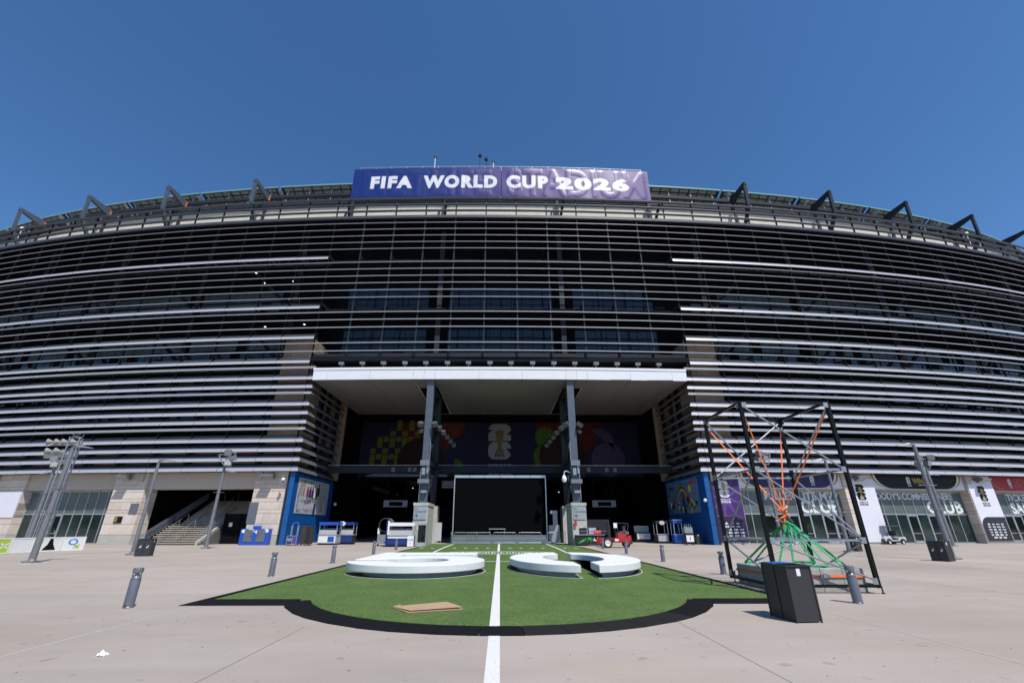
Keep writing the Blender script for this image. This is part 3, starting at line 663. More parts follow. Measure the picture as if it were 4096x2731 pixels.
def bay(x0, x1):
    xm = (x0 + x1) / 2; p, t, n = fr(xm); L_ = (x1 - x0)
    return p, t, n, fang(xm), L_
def lintel(x0, x1, z0=5.42):
    p, t, n, a, L_ = bay(x0, x1)
    o = build('lintel', MB().box(-L_ / 2 - .05, L_ / 2 + .05, 1.2, 2.4, z0, 7.12), 'lintel', ST, local=True); o.location = p - wloc(ST); o.rotation_euler.z = a
    return p, t, n, a, L_
def glazing(x0, x1, doors, blind=True):
    p, t, n, a, L_ = lintel(x0, x1)
    root = build('glass_front', MB().box(-L_ / 2, L_ / 2, 1.86, 1.98, 5.26, 5.40).box(-L_ / 2, L_ / 2, 1.86, 1.98, 2.90, 3.02).box(-L_ / 2, L_ / 2, 1.86, 1.98, .0, .12), 'frame_alu', ST, local=True)
    root.location = p - wloc(ST); root.rotation_euler.z = a
    nb = 9; e = [-L_ / 2 + L_ * i / nb for i in range(nb + 1)]
    for i, x in enumerate(e): build('mullion', MB().box(x - .04, x + .04, 1.84, 1.99, .0, 5.4), 'frame_alu', root, local=True)
    for i in range(nb):
        q = build('window_pane', MB().box(e[i] + .045, e[i + 1] - .045, 1.90, 1.93, 3.03, 5.25), 'blind' if blind else 'glass', root, local=True); q.rotation_euler.z = random.uniform(-.002, .002)
        if i in doors:
            d = build('door', MB().box(e[i] + .05, e[i] + .13, 1.83, 1.9, .05, 2.88).box(e[i + 1] - .13, e[i + 1] - .05, 1.83, 1.9, .05, 2.88).box(e[i] + .05, e[i + 1] - .05, 1.83, 1.9, 2.76, 2.88).box(e[i] + .05, e[i + 1] - .05, 1.83, 1.9, .05, .3).box(e[i] + .13, e[i + 1] - .13, 1.84, 1.88, 1.0, 1.06), 'frame_alu', root, local=True)
            build('pane', MB().box(e[i] + .13, e[i + 1] - .13, 1.86, 1.885, .3, 2.76), 'glass', d, local=True)
            build('handle', MB().box(e[i + 1] - .2, e[i + 1] - .16, 1.75, 1.79, .95, 1.35), 'alu', d, local=True)
        else: build('window_pane', MB().box(e[i] + .045, e[i + 1] - .045, 1.90, 1.93, .13, 2.89), 'glass_teal', root, local=True)
    bk = build('interior_wall', MB().box(-L_ / 2, L_ / 2, 4.2, 4.3, 0, 5.4).box(-L_ / 2, L_ / 2, 1.99, 4.2, -.02, .01), 'inner_grey', root, local=True)
    return p, t, n, root
bays = []
bays.append(glazing(25.6, 37.6, (2, 4, 5, 7, 8)))
bays.append(glazing(41.2, 53.2, (3, 5)))
bays.append(glazing(56.8, 68.8, (1, 2, 5, 6)))
glazing(72.4, 84.0, (3, 4))
gl = glazing(-53.0, -41.9, (3,))
glazing(-68.6, -56.7, (3, 4))
lintel(-84, -72.2)
def onbay(b, off): p, t, n, root = b; return lambda u, v, d=0: p + t * u + n * (off - d) + Vector((0, 0, v))
f = onbay(bays[0], 1.88); textpart('lettering', 'MILLER LITE MVP', lambda u, v: f(u + 1.45, v + 4.42), 'letter', bays[0][3], 1.1, .03, width=8.6); textpart('lettering', 'CLUB', lambda u, v: f(u + 3.4, v + 3.12), 'letter', bays[0][3], 1.75, .035, width=4.6)
f = onbay(bays[1], 1.88); textpart('lettering', "MOODY'S COMMISSIONERS", lambda u, v: f(u - .55, v + 4.52), 'letter', bays[1][3], .95, .03, width=10.6); textpart('lettering', 'CLUB', lambda u, v: f(u + 3.3, v + 3.12), 'letter', bays[1][3], 1.75, .035, width=4.6)
f = onbay(bays[2], 1.88); textpart('lettering', 'TICKET', lambda u, v: f(u - 1.3, v + 4.5), 'letter', bays[2][3], 1.0, .03, width=3.6); textpart('lettering', 'SALES', lambda u, v: f(u - .9, v + 3.12), 'letter', bays[2][3], 1.6, .035, width=4.2)
# ------------------------------------------------------------------ stair opening on the left
p, t, n, a, L_ = lintel(-38.2, -26.0, 5.42)
build('stairwell_wall', MB().box(-38.4, -38.0, 52.3, 66, 0, 9).box(-26.2, -25.8, 52.2, 66, 0, 9).box(-38.4, -25.8, 66, 66.4, 0, 10).box(-38.3, -25.9, 57.5, 66.2, 9.6, 10).box(-38.3, -25.9, 52.4, 57.6, 7.0, 7.1), 'inner_dark', ST)
sx0, sx1 = -35.6, -30.5
stg = build('staircase', MB().box(sx0 - .25, sx0, 51.05, 55, 0, .35).box(sx0, sx1, 54.7, 56.2, 0, 1.98), 'stair', ST)
for i in range(10):
    z = (i + 1) * .198; y = 51.0 + i * .37
    jx = sx0
    while jx < sx1 - .05:
        w_ = min(random.uniform(.9, 1.5), sx1 - jx); build('riser', MB().box(jx + .004, jx + w_ - .004, y + .07, y + .46, z - .198, z - .061), 'stair_riser', stg); build('tread', MB().box(jx + .004, jx + w_ - .004, y + random.uniform(0, .008), y + .46, z - .06, z), 'stair', stg); jx += w_
for i in range(16):
    z = 1.98 + (i + 1) * .165; y = 56.0 + i * .31; build('step', MB().box(sx0, -26.6, y + .07, y + .4, z - .165, z - .06).box(sx0, -26.6, y, y + .4, z - .06, z), 'stair', stg)
def guard(x, y0, z0, y1, z1, pick=True, m='galv'):
    mb = MB(); mb.tube((x, y0, z0 + 1.0), (x, y1, z1 + 1.0), .028, 6).tube((x, y0, z0 + .12), (x, y1, z1 + .12), .022, 6)
    if pick:
        k = int((y1 - y0) / .13)
        for i in range(k + 1):
            f_ = i / k; mb.tube((x, y0 + (y1 - y0) * f_, z0 + .1 + (z1 - z0) * f_), (x, y0 + (y1 - y0) * f_, z0 + 1.0 + (z1 - z0) * f_), .012, 4)
        mb.tube((x, y0, z0 + .8), (x, y1, z1 + .8), .02, 6)
    else:
        k = max(2, int((y1 - y0) / 1.1))
        for i in range(k + 1): f_ = i / k; mb.tube((x, y0 + (y1 - y0) * f_, z0 + (z1 - z0) * f_), (x, y0 + (y1 - y0) * f_, z0 + 1.0 + (z1 - z0) * f_), .025, 6)
    return build('handrail', mb, m, stg)
guard(-35.75, 50.7, 0, 54.8, 2.0); guard(-30.35, 50.7, 0, 54.8, 2.0); guard(-35.75, 54.8, 2.0, 60, 4.6); guard(-30.35, 54.8, 2.0, 57, 2.9)
for x in (-34.1, -32.4): guard(x, 50.9, .1, 54.6, 2.0, False); guard(x, 56.0, 2.1, 60.6, 4.6, False)
build('stringer', MB().hexa([(-30.3, 50.75, 0), (-30.12, 50.75, 0), (-30.12, 54.9, 1.75), (-30.3, 54.9, 1.75)], [(-30.3, 50.75, .3), (-30.12, 50.75, .3), (-30.12, 54.9, 2.2), (-30.3, 54.9, 2.2)]), 'plinth_concrete', stg)
for r in range(9):       # block wall below the stair
    y0 = 51.2 + r * .36; k = 0; x = -30.11
    yy = y0
    while yy < 54.9: cube('wall_block', 'cmu', stg, -30.02, yy + .19, r * .2 + .1, .2, .375, .19); yy += .39
stg.location.y -= 1.9
gt = build('gate', MB().box(-29.75, -26.5, 52.2, 52.25, .05, 3.0), 'black', ST)
build('gate_frame', MB().box(-29.8, -29.7, 52.1, 52.2, 0, 3.05).box(-28.2, -28.1, 52.1, 52.2, 0, 3.05).box(-26.6, -26.5, 52.1, 52.2, 0, 3.05), 'inner_grey', gt); build('notice', MB().box(-29.2, -28.85, 52.14, 52.18, 1.7, 2.1), 'white', gt)

# ================================================================== emblem used on banners and wall graphic
E2 = [(0, 0), (1, 0), (1, .26), (.80, .26), (1, .46)] + arc(.70, .46, .30, .30, 0, 90, 6) + arc(.28, .48, .28, .28, 90, 176, 6) + [(.18, .5), (0, .32)]
E6 = arc(.28, .28, .28, .28, 180, 270, 6) + arc(.72, .28, .28, .28, 270, 350, 6) + [(.80, .47), (1, .47), (1, .52)] + arc(.74, .52, .26, .24, 5, 90, 5) + arc(.28, .48, .28, .28, 90, 180, 6)
TR = [(.30, .0), (.70, .0), (.66, .14), (.60, .20), (.57, .42), (.64, .62), (.70, .78)] + arc(.5, .93, .20, .18, -30, 210, 10) + [(.30, .78), (.36, .62), (.43, .42), (.40, .20), (.34, .14)]
def emblem(parent, f, W, m, mt, tm='gold', small=True, wc=True):
    """two-part numeral with a cup; f(u,v,d): d metres proud"""
    shape('emblem_numeral', [[(u - .5, v + .80) for u, v in E2]], lambda u, v: f(u * W, v * W, .006), m, parent)
    shape('emblem_numeral', [[(u - .5, v) for u, v in E6]], lambda u, v: f(u * W, v * W, .006), m, parent)
    shape('emblem_cup', [[(u - .5, v + .30) for u, v in TR]], lambda u, v: f(u * W * .95, v * W * .92, .012), tm, parent)
    textpart('lettering', 'FIFA', lambda u, v: f(u, v + .10 * W, .012), mt, parent, .22 * W, .03, width=.44 * W)
    if wc:
        textpart('lettering', 'WORLD CUP', lambda u, v: f(u, v - .26 * W, .006), m, parent, .2 * W, .03, width=1.0 * W)
        textpart('lettering', '2026', lambda u, v: f(u, v - .50 * W, .006), m, parent, .27 * W, .03, width=1.02 * W)

# ---- dark corrugated wall graphic above the concourse
WG = thing('wall_graphic', 'dark navy corrugated wall graphic with pale emblem at the back of the entrance', 'wall graphic', (0, 70, 8.2))
build('backing', MB().box(-21.6, 21.6, 69.9, 70.05, 8.2, 16.9), 'g_navy', WG)
f = lambda u, v, d=0: (u, 69.88 - d, v)
emblem(WG, lambda u, v, d=0: f(u + -.1, v + 11.2, d + .02), 3.5, 'g_white', 'g_navy', 'gold_dark', wc=False)
textpart('lettering', 'WORLD CUP', lambda u, v: f(u - .1, v + 10.0, .02), 'g_white', WG, .75, .03, width=3.5); textpart('lettering', '2026', lambda u, v: f(u - .1, v + 8.9, .02), 'g_white', WG, .95, .03, width=3.6)
circ = lambda x, z, r, a0=0, a1=360, n=28: arc(x, z, r, r, a0, a1, n)
def gshape(polys, m, d): shape('graphic_shape', polys, lambda u, v: f(u, v, d), m, WG)
gshape([circ(-11.3, 15.7, 4.2, 180, 360) + [(-7.1, 16.8), (-15.5, 16.8)]], 'g_red', .004); gshape([[(-9.5, 16.8), (-5.6, 16.8)] + circ(-8.6, 16.8, 3.0, 0, -50)], 'g_orange', .005)
gshape([circ(-12.2, 10.9, 3.6)], 'g_maroon', .008); gshape([circ(-7.0, 9.8, 1.5, -90, 90)], 'g_green', .006)
random.seed(4)
for i in range(9):
    for j in range(7):
        x = -20 + i * .95; z = 10.3 + j * .88
        if (i + j) % 2 == 0 and (x + 15.2) ** 2 / 30 + (z - 10.3) ** 2 / 38 < 1: gshape([[(x, z), (x + .8, z), (x + .8, z + .8 * (1 + (j % 3 == 0))), (x, z + .8 * (1 + (j % 3 == 0)))]], 'g_yellow', .007)
for i in range(12): gshape([[(-20 + i * .9, 8.5 + (i % 3) * .5), (-19.3 + i * .9, 8.5 + (i % 3) * .5), (-19.3 + i * .9, 9.2 + (i % 2) * .5), (-20 + i * .9, 9.2 + (i % 2) * .5)]], 'g_teal', .003)
gshape([circ(10.8, 16.9, 5.2, 180, 360)], 'g_red', .003); gshape([circ(9.6, 11.5, 3.6)], 'g_maroon', .007); gshape([circ(16.6, 11.2, 2.6), circ(15.4, 13.7, 2.3, -20, 120)], 'g_lilac', .005)
gshape([circ(7.2, 11.5, 2.1, 90, 270), circ(7.0, 14.6, 1.6)], 'g_green', .006); gshape([circ(11.2, 8.4, 1.8, 0, 180)], 'g_pink', .009); gshape([[(-20.5, 8.25), (-8, 8.25), (-8, 9.0)] + arc(-19, 8.25, 1.5, .8, 90, 180, 6)], 'g_white', .01)


# ---- rooftop banner with the sign letters pressing through the cloth
BN = thing('rooftop_banner', 'long blue and violet vinyl banner with white lettering stretched along the stadium roof edge', 'banner', (0, 50.7, 45.2))
def raster(items, x0, z0, nx, nz, cell):
    g_ = np.zeros((nz, nx), np.float32); ss = 2; G_ = np.zeros((nz * ss, nx * ss), np.float32)
    for vs, fs in items:
        V = np.array(vs, float); V = (V - [x0, z0]) / cell * ss
        for f_ in fs:
            for k in range(1, len(f_) - 1):
                A, B, D_ = V[f_[0]], V[f_[k]], V[f_[k + 1]]
                mn = np.floor(np.minimum(np.minimum(A, B), D_)).astype(int); mx = np.ceil(np.maximum(np.maximum(A, B), D_)).astype(int) + 1
                mn = np.maximum(mn, 0); mx = np.minimum(mx, [nx * ss, nz * ss])
                if (mx <= mn).any(): continue
                X, Y = np.meshgrid(np.arange(mn[0], mx[0]) + .5, np.arange(mn[1], mx[1]) + .5)
                def e(P, Q): return (Q[0] - P[0]) * (Y - P[1]) - (Q[1] - P[1]) * (X - P[0])
                a_, b_, c_ = e(A, B), e(B, D_), e(D_, A)
                ins = ((a_ >= 0) & (b_ >= 0) & (c_ >= 0)) | ((a_ <= 0) & (b_ <= 0) & (c_ <= 0))
                G_[mn[1]:mx[1], mn[0]:mx[0]][ins] = 1
    return G_.reshape(nz, ss, nx, ss).mean((1, 3))
def blur(a, k):
    for ax in (0, 1):
        ker = np.ones(2 * k + 1) / (2 * k + 1); a = np.apply_along_axis(lambda r: np.convolve(np.pad(r, k, mode='edge'), ker, 'valid'), ax, a)
    return a
def fit(body, xa, xb, za, zb, off, spacing=1.):
    vs, fs = text2d(body, 1, off, 1, spacing, 'LEFT'); V = np.array(vs); mn, mx = V.min(0), V.max(0)
    V = (V - mn) / (mx - mn) * [xb - xa, zb - za] + [xa, za]; return V.tolist(), fs
BW, BH, CELL = 41.8, 5.0, .055
nx, nz = int(BW / CELL), int(BH / CELL)
words = [fit('FIFA', -18.3, -12.4, 1.5, 3.6, .06, 1.22), fit('WORLD', -10.9, -.55, 1.45, 3.65, .06, 1.22), fit('CUP', .75, 6.6, 1.45, 3.65, .06, 1.22), fit('2026', 7.6, 18.0, 1.35, 3.5, .06, 1.2)]
ghost = [fit('METLIFE', -19.6, -1.4, .3, 4.5, .02), fit('STADIUM', .9, 20.3, .15, 4.75, .02)]
ink = raster(words, -BW / 2, 0, nx + 1, nz + 1, CELL); gh = raster(ghost, -BW / 2, 0, nx + 1, nz + 1, CELL)
rel = blur(blur(gh, 3), 3) * .75 + blur(gh, 1) * .25
XX, ZZ = np.meshgrid(np.linspace(-BW / 2, BW / 2, nx + 1), np.linspace(0, BH, nz + 1))
wr = np.zeros_like(XX)
for i in range(46):     # creases radiating and sagging
    cx, cz = rng.uniform(-20, 20), rng.choice([rng.uniform(0, .6), rng.uniform(0, 5)]); an = rng.uniform(-.9, .9) + math.pi / 2 * (rng.random() < .75); L0 = rng.uniform(.5, 1.6); wd = rng.uniform(.05, .14)
    dx, dz = XX - cx, ZZ - cz; u = dx * math.cos(an) + dz * math.sin(an); v = -dx * math.sin(an) + dz * math.cos(an)
    wr += rng.uniform(-1, 1) * np.exp(-(u / L0) ** 2 - (v / wd) ** 2)
seam = np.zeros_like(XX)
for x in np.arange(-18.5, 20, 4.05): seam -= np.exp(-((XX - x) / .06) ** 2)
for z in (2.9,): seam -= .6 * np.exp(-((ZZ - z) / .05) ** 2)
big = np.sin(XX * .8 + np.sin(ZZ)) * .03 + np.sin(XX * 2.3 + ZZ * 1.1) * .015
disp = rel * .036 + wr * .008 + seam * .008 + big * .4
for (ia, ib, nm) in ((0, nx // 2 - 1, 'left'), (nx // 2 + 1, nx, 'right')):
    vs = []; cols = []
    for j in range(nz + 1):
        for i in range(ia, ib + 1):
            p = fp(float(XX[j, i]) * 1.045, 2.9 - float(disp[j, i]), 45.15 + float(ZZ[j, i]) * 1.06); vs.append(p); cols.append(ink[j, i])
    W_ = ib - ia + 1
    fs = [(j * W_ + i, j * W_ + i + 1, (j + 1) * W_ + i + 1, (j + 1) * W_ + i) for j in range(nz) for i in range(W_ - 1)]
    ob = build('banner_sheet', MB().add(vs, fs), 'white', BN, fix=False); ob.data.materials.clear()
    at = ob.data.color_attributes.new('ink', 'FLOAT_COLOR', 'POINT'); ca_ = np.ones((len(cols), 4), np.float32); ca_[:, 0] = cols; gx = np.array([v.co.x for v in ob.data.vertices], np.float32); t_ = np.clip((gx + 16) / 30, 0, 1); ca_[:, 1] = t_ * t_ * (3 - 2 * t_); at.data.foreach_set('color', ca_.ravel())
    ob.data.polygons.foreach_set('use_smooth', [True] * len(ob.data.polygons))
    if 'vinyl' not in M:
        m = bpy.data.materials.new('vinyl'); m.use_nodes = True; M['vinyl'] = m; tt = m.node_tree; b = tt.nodes['Principled BSDF']
        an = tt.nodes.new('ShaderNodeAttribute'); an.attribute_name = 'ink'; sp_ = tt.nodes.new('ShaderNodeSeparateColor'); tt.links.new(an.outputs['Color'], sp_.inputs[0]); mx_ = tt.nodes.new('ShaderNodeMix'); mx_.data_type = 'RGBA'; gr = tt.nodes.new('ShaderNodeMix'); gr.data_type = 'RGBA'; gr.inputs[6].default_value = (.008, .026, .16, 1); gr.inputs[7].default_value = (.075, .035, .19, 1); tt.links.new(sp_.outputs[1], gr.inputs[0]); tt.links.new(gr.outputs[2], mx_.inputs[6])
        mx_.inputs[7].default_value = (.72, .72, .74, 1)
        tt.links.new(sp_.outputs[0], mx_.inputs[0]); tt.links.new(mx_.outputs[2], b.inputs['Base Color']); b.inputs['Roughness'].default_value = .36; b.inputs['Specular IOR Level'].default_value = .5
    ob.data.materials.append(M['vinyl'])
build('sign_box', MB().ring_path(slat_rings(-21.7, 21.7, 0, [(3.1, 45.2), (3.1, 50.35), (4.3, 50.35), (4.3, 45.2)])), 'steel_light', BN)
mb = MB()
for h in (50.55, 51.15): mb.ring_path(slat_rings(-21.2, 21.2, h, [(3.4, 0), (3.4, .07), (3.47, .07), (3.47, 0)]))
for a in np.arange(-21.2, 21.3, 2.35): mb.bar(fp(a, 3.43, 50.3), fp(a, 3.43, 51.2), .09)
build('guard_rail', mb, 'steel_light', BN)
for (x, h, lab) in ((-9.6, 51.0, 'thin white camera mast left of centre on the banner railing'), (-3.1, 51.2, 'tall dark floodlight camera mast above the middle of the banner'), (-2.2, 50.5, 'white dome camera beside the tall dark mast above the banner'), (-1.15, 50.1, 'smallest white camera, rightmost on the banner railing')):
    p = fp(x * 1.045, 3.4, 50.35); k = thing('camera_mast', lab, 'camera mast', p, 0, 'camera masts on the banner railing')
    dk = 'tall dark' in lab
    build('mast', MB().tube((0, 0, 0), (0, 0, h - 48.4), .05, 8), 'steel_dark' if dk else 'white', k, local=True)
    if dk: build('camera_head', MB().box(-.25, .2, -.25, .25, h - 48.4, h - 48.05).box(-.05, .3, -.08, .08, h - 48.6, h - 48.45), 'steel_dark', k, local=True)
    elif 'dome' in lab: build('camera_head', MB().lathe([(.02, .35), (.14, .3), (.2, .1), (.16, -.15), (.03, -.25)], (0, 0, h - 48.4), 10), 'white', k, local=True, smooth=True)
    else: build('camera_head', MB().box(-.2, -.04, -.12, .12, h - 48.5, h - 48.25).box(.04, .2, -.12, .12, h - 48.5, h - 48.25), 'steel_dark', k, local=True)
for (a, lab) in ((-79, 'white radome antenna on a post at the far left roof edge'), (78, 'white radome antenna on the right roof edge'), (80.5, 'small dark camera post on the right roof edge')):
    p = fp(a, 3.2, 42.5); k = thing('roof_antenna', lab, 'antenna', p, 0, 'antennas on the roof edge'); build('post', MB().tube((0, 0, 0), (0, 0, 3.4), .06, 6), 'white', k, local=True)
    build('radome', MB().lathe([(.03, .35), (.28, .28), (.33, .0), (.2, -.12)], (0, 0, 3.5), 10), 'black' if 'dark' in lab else 'white', k, local=True, smooth=True)

# ================================================================== banners and boards on the stone piers
def flat(x, off, z):        # frame on the facade at plan x
    p, t, n = fr(x); return lambda u, v, d=0: p + t * u + n * (off - d) + Vector((0, 0, z + v))
def hexf(f, u0, u1, v0, v1, th): return MB().hexa([f(u0, v0, th), f(u1, v0, th), f(u1, v0, 0), f(u0, v0, 0)], [f(u0, v1, th), f(u1, v1, th), f(u1, v1, 0), f(u0, v1, 0)])
def logos(parent, f, cx, rows, m, dz):
    for r, nrow in enumerate(rows):
        for i in range(nrow):
            u = cx + (i - (nrow - 1) / 2) * (.62 if nrow < 5 else .5); w_ = random.uniform(.14, .24); h_ = random.uniform(.05, .1)
            mb = MB(); v = -r * dz
            if i == 0 and r == 0: mb.face([f(u - .2, v - .08, .006), f(u + .2, v - .08, .006), f(u + .05, v + .16, .006)])
            else:
                for q in range(3): mb.face([f(u - w_ + q * w_ * .7, v - h_, .006), f(u - w_ + q * w_ * .7 + w_ * .55, v - h_, .006), f(u - w_ + q * w_ * .7 + w_ * .55, v + h_, .006), f(u - w_ + q * w_ * .7, v + h_, .006)])
            build('sponsor_mark', mb, m, parent, fix=False)
B1 = thing('pier_banner', 'purple banner with radiating star and pale emblem on the pier beside the blue wall', 'banner', fp(23.85, .8, .2), 0, 'banners on the stone piers')
f = flat(23.8, .86, 0)
build('sheet', hexf(f, -1.72, 1.72, .25, 6.75, .03), 'purple', B1)
for i in range(9):
    a = R(20 + i * 40); c = (-.1, 4.6)
    tip = (c[0] + 2.6 * math.cos(a), c[1] + 2.9 * math.sin(a)); q = max(-1.65, min(1.65, tip[0])); k_ = (q - c[0]) / (tip[0] - c[0]) if tip[0] != c[0] else 1
    tip = (q, c[1] + (tip[1] - c[1]) * k_); tip = (tip[0], min(6.6, tip[1]))
    shape('star_ray', [[(c[0] + .5 * math.cos(a + .5), c[1] + .5 * math.sin(a + .5)), tip, (c[0] + .5 * math.cos(a - .5), c[1] + .5 * math.sin(a - .5))]], lambda u, v: f(u, v, .034), 'purple_lt', B1)
shape('lower_field', [[(-1.70, .27), (1.70, .27), (1.70, 1.9)] + arc(.7, 1.9, 1.0, .85, 0, 90, 8) + [(-1.70, 2.75)]], lambda u, v: f(u, v, .037), 'purple_dk', B1)
shape('gold_line', [[(-1.7, 2.75), (.7, 2.75)] + arc(.7, 1.9, 1.0, .85, 90, 0, 8) + arc(.7, 1.9, .97, .82, 0, 90, 8) + [(-1.7, 2.72)]], lambda u, v: f(u, v, .042), 'gold', B1)
emblem(B1, lambda u, v, d=0: f(u - .05, v + 4.55, .042 + d), 1.08, 'white_banner', 'purple', 'gold')
logos(B1, lambda u, v, d=0: f(u, v + 2.0, .042 + d), .2, (3, 3, 4, 4, 4, 3), 'letter', .29)
for i, (xm, lab) in enumerate(((39.4, 'plain white banner with black emblem on the pier behind the golf cart'), (55.0, 'white banner with black emblem and dark rounded foot on the rightmost pier'))):
    B2 = thing('pier_banner', lab, 'banner', fp(xm, .8, .2), 0, 'banners on the stone piers'); f = flat(xm, .86, 0)
    build('sheet', hexf(f, -1.15 if i == 0 else -1.7, 1.78, .2, 6.6, .03), 'white_banner', B2)
    emblem(B2, lambda u, v, d=0: f(u - .05, v + 4.35, .033 + d), 1.05, 'frame_black', 'white_banner', 'gold')
    if i == 1:
        shape('lower_field', [[(-1.68, .22), (1.76, .22), (1.76, 2.7)] + [(-.6, 2.7)] + arc(-.6, 1.7, 1.08, 1.0, 90, 180, 8)], lambda u, v: f(u, v, .034), 'charcoal_violet', B2)
        logos(B2, lambda u, v, d=0: f(u, v + 1.95, .036 + d), .1, (4, 4, 4, 4, 4, 3), 'letter', .27)
for (b, xa, xb, m, m2, txt, tmat, lab) in ((bays[0], 25.6, 37.6, 'indigo', 'gold', '', 'letter_gold', 'dark indigo header board with gold curves above the left glass front'), (bays[1], 41.2, 53.2, 'frame_black', 'gold', 'WIN', 'letter_gold', 'black header board with gold edge curves above the middle glass front'), (bays[2], 56.8, 68.8, 'red', 'white', 'HOSPITALITY\nSUITES', 'letter_pink', 'red header board with pink lettering above the rightmost glass front')):
    H = thing('header_board', lab, 'sign', fp((xa + xb) / 2, .8, 5.6), 0, 'header boards above the glass fronts'); f = onbay(b, 1.18); f2 = lambda u, v, d=0: f(u, v, d)
    hw = 5.95
    build('board', MB().hexa([f(-hw, 5.55, .05), f(hw, 5.55, .05), f(hw, 5.55), f(-hw, 5.55)], [f(-hw, 7.1, .05), f(hw, 7.1, .05), f(hw, 7.1), f(-hw, 7.1)]), 'white_banner' if m != 'red' else 'red', H)
    if m != 'red':
        for (k, mm, d) in ((0, m2, .056), (.28, 'white_banner', .060), (.5, m, .064)):
            shape('curved_field', [[(-hw + k + .1, 7.09)] + arc(-hw + k + 2.1, 7.09, 2.0, 1.5, 180, 270, 10) + arc(hw - k - 2.1, 7.09, 2.0, 1.5, 270, 360, 10) + [(hw - k - .1, 7.09)]], lambda u, v: f(u, v, d), mm, H)
    else: shape('curved_field', [[(-hw + .1, 7.09)] + arc(-hw + 1.8, 7.09, 1.7, 1.5, 180, 270, 10) + arc(-hw + 1.8, 7.09, 1.6, 1.38, 270, 180, 10)], lambda u, v: f(u, v, .056), 'letter_pink', H)
    ue = {'red': -2.95, 'frame_black': -1.2, 'indigo': 2.6}[m]
    emblem(H, lambda u, v, d=0: f(u + ue, v + 6.10, .066 + d), .48, 'white_banner', m, 'gold')
    if txt: textpart('lettering', txt, lambda u, v: f(u + ue + .55, v + (6.15 if '\n' not in txt else 6.5), .066), tmat, H, .85 if '\n' not in txt else .6, .025, .8 if '\n' not in txt else .72, align='LEFT')

# fittings on the piers
def pier_fit(x, off, z, mb, name, lab, cat, m, group=None):
    o = build(name, mb, m, None, local=True); p, t, n = fr(x); o.location = p + n * off + Vector((0, 0, z)); o.rotation_euler.z = fang(x); tag(o, lab, cat, group); return o
for (x, lab) in ((-57.5, 'box floodlight at the far left end above the white pier panel'), (-40.4, 'box floodlight on the pier left of the staircase'), (-24.3, 'box floodlight on the pier left of the blue wall'), (24.1, 'box floodlight above the purple pier banner'), (39.3, 'box floodlight above the plain white pier banner'), (54.9, 'box floodlight above the white banner with dark foot')):
    o = pier_fit(x, .55, 6.6, MB().hexa([(-.62, -.75, -.05), (.62, -.75, -.05), (.45, .1, -.3), (-.45, .1, -.3)], [(-.62, -.75, .12), (.62, -.75, .12), (.45, .1, .32), (-.45, .1, .32)]), 'wall_floodlight', lab, 'floodlight', 'lamp_head', 'floodlights along the stone piers')
    build('lens', MB().hexa([(-.55, -.70, -.075), (.55, -.70, -.075), (.40, .05, -.30), (-.40, .05, -.30)], [(-.55, -.70, -.06), (.55, -.70, -.06), (.40, .05, -.28), (-.40, .05, -.28)]), 'lamp_glass', o, local=True); build('bracket', MB().box(-.08, .08, .1, .4, -.1, .3), 'steel_dark', o, local=True)
for (x, lab) in ((-38.9, 'beige access box under the louvres left of the staircase'), (-25.6, 'beige access box under the louvres on the pier by the blue wall'), (22.5, 'beige access box under the louvres above the purple banner'), (53.5, 'beige access box under the louvres on the rightmost pier')):
    pier_fit(x, .82, 6.6, MB().box(-.3, .3, -.12, .1, -.45, .45).box(-.33, .33, -.14, -.11, .40, .47), 'access_box', lab, 'box', 'plinth_concrete', 'access boxes high on the piers')
pier_fit(-38.75, .86, 3.45, MB().box(-.5, .45, -.03, .03, -.5, .5).box(-.52, .47, -.035, .0, .46, .52), 'blank_panel', 'blank grey panel on the pier left of the staircase', 'panel', 'bollard', 'blank grey panels'); pier_fit(-25.6, .86, 3.0, MB().box(-.48, .45, -.03, .03, -1.0, 1.0).box(-.5, .47, -.035, .0, .96, 1.02), 'blank_panel', 'tall blank grey panel on the pier right of the staircase', 'panel', 'bollard', 'blank grey panels')
pq = thing('wall_plaque', 'small dark plaque with gold mark on the pier left of the staircase', 'plaque', fp(-40.3, .85, 2.0)); f = flat(-40.2, .86, 0)
build('plate', hexf(f, -.45, .45, 2.05, 2.7, .03), 'frame_black', pq); shape('emblem_numeral', [[(u * .3 - .4, v * .3 + 2.42) for u, v in E2], [(u * .3 - .4, v * .3 + 2.16) for u, v in E6]], lambda u, v: f(u, v, .035), 'gold', pq)
mb = MB()
for i in range(5): mb.box(0, .32, 0, .005, i * .07, i * .07 + .025)
o = build('engraved_lines', mb, 'gold_dark', pq, local=True); o.location = Vector(f(.02, 2.25, .036)) - wloc(pq)
wp = thing('pier_cover', 'large white sheet covering the middle of the leftmost visible pier', 'panel', fp(-54.8, .8, 2.6)); f = flat(-54.85, .88, 0)
build('sheet', hexf(f, -1.75, 1.82, 2.6, 5.25, .05), 'white_banner', wp); build('side_sheet', MB().hexa([f(1.78, 2.6, .05), f(1.84, 2.6, .05), f(1.84, 2.6, -1.0), f(1.78, 2.6, -1.0)], [f(1.78, 5.25, .05), f(1.84, 5.25, .05), f(1.84, 5.25, -1.0), f(1.78, 5.25, -1.0)]), 'white_banner', wp)
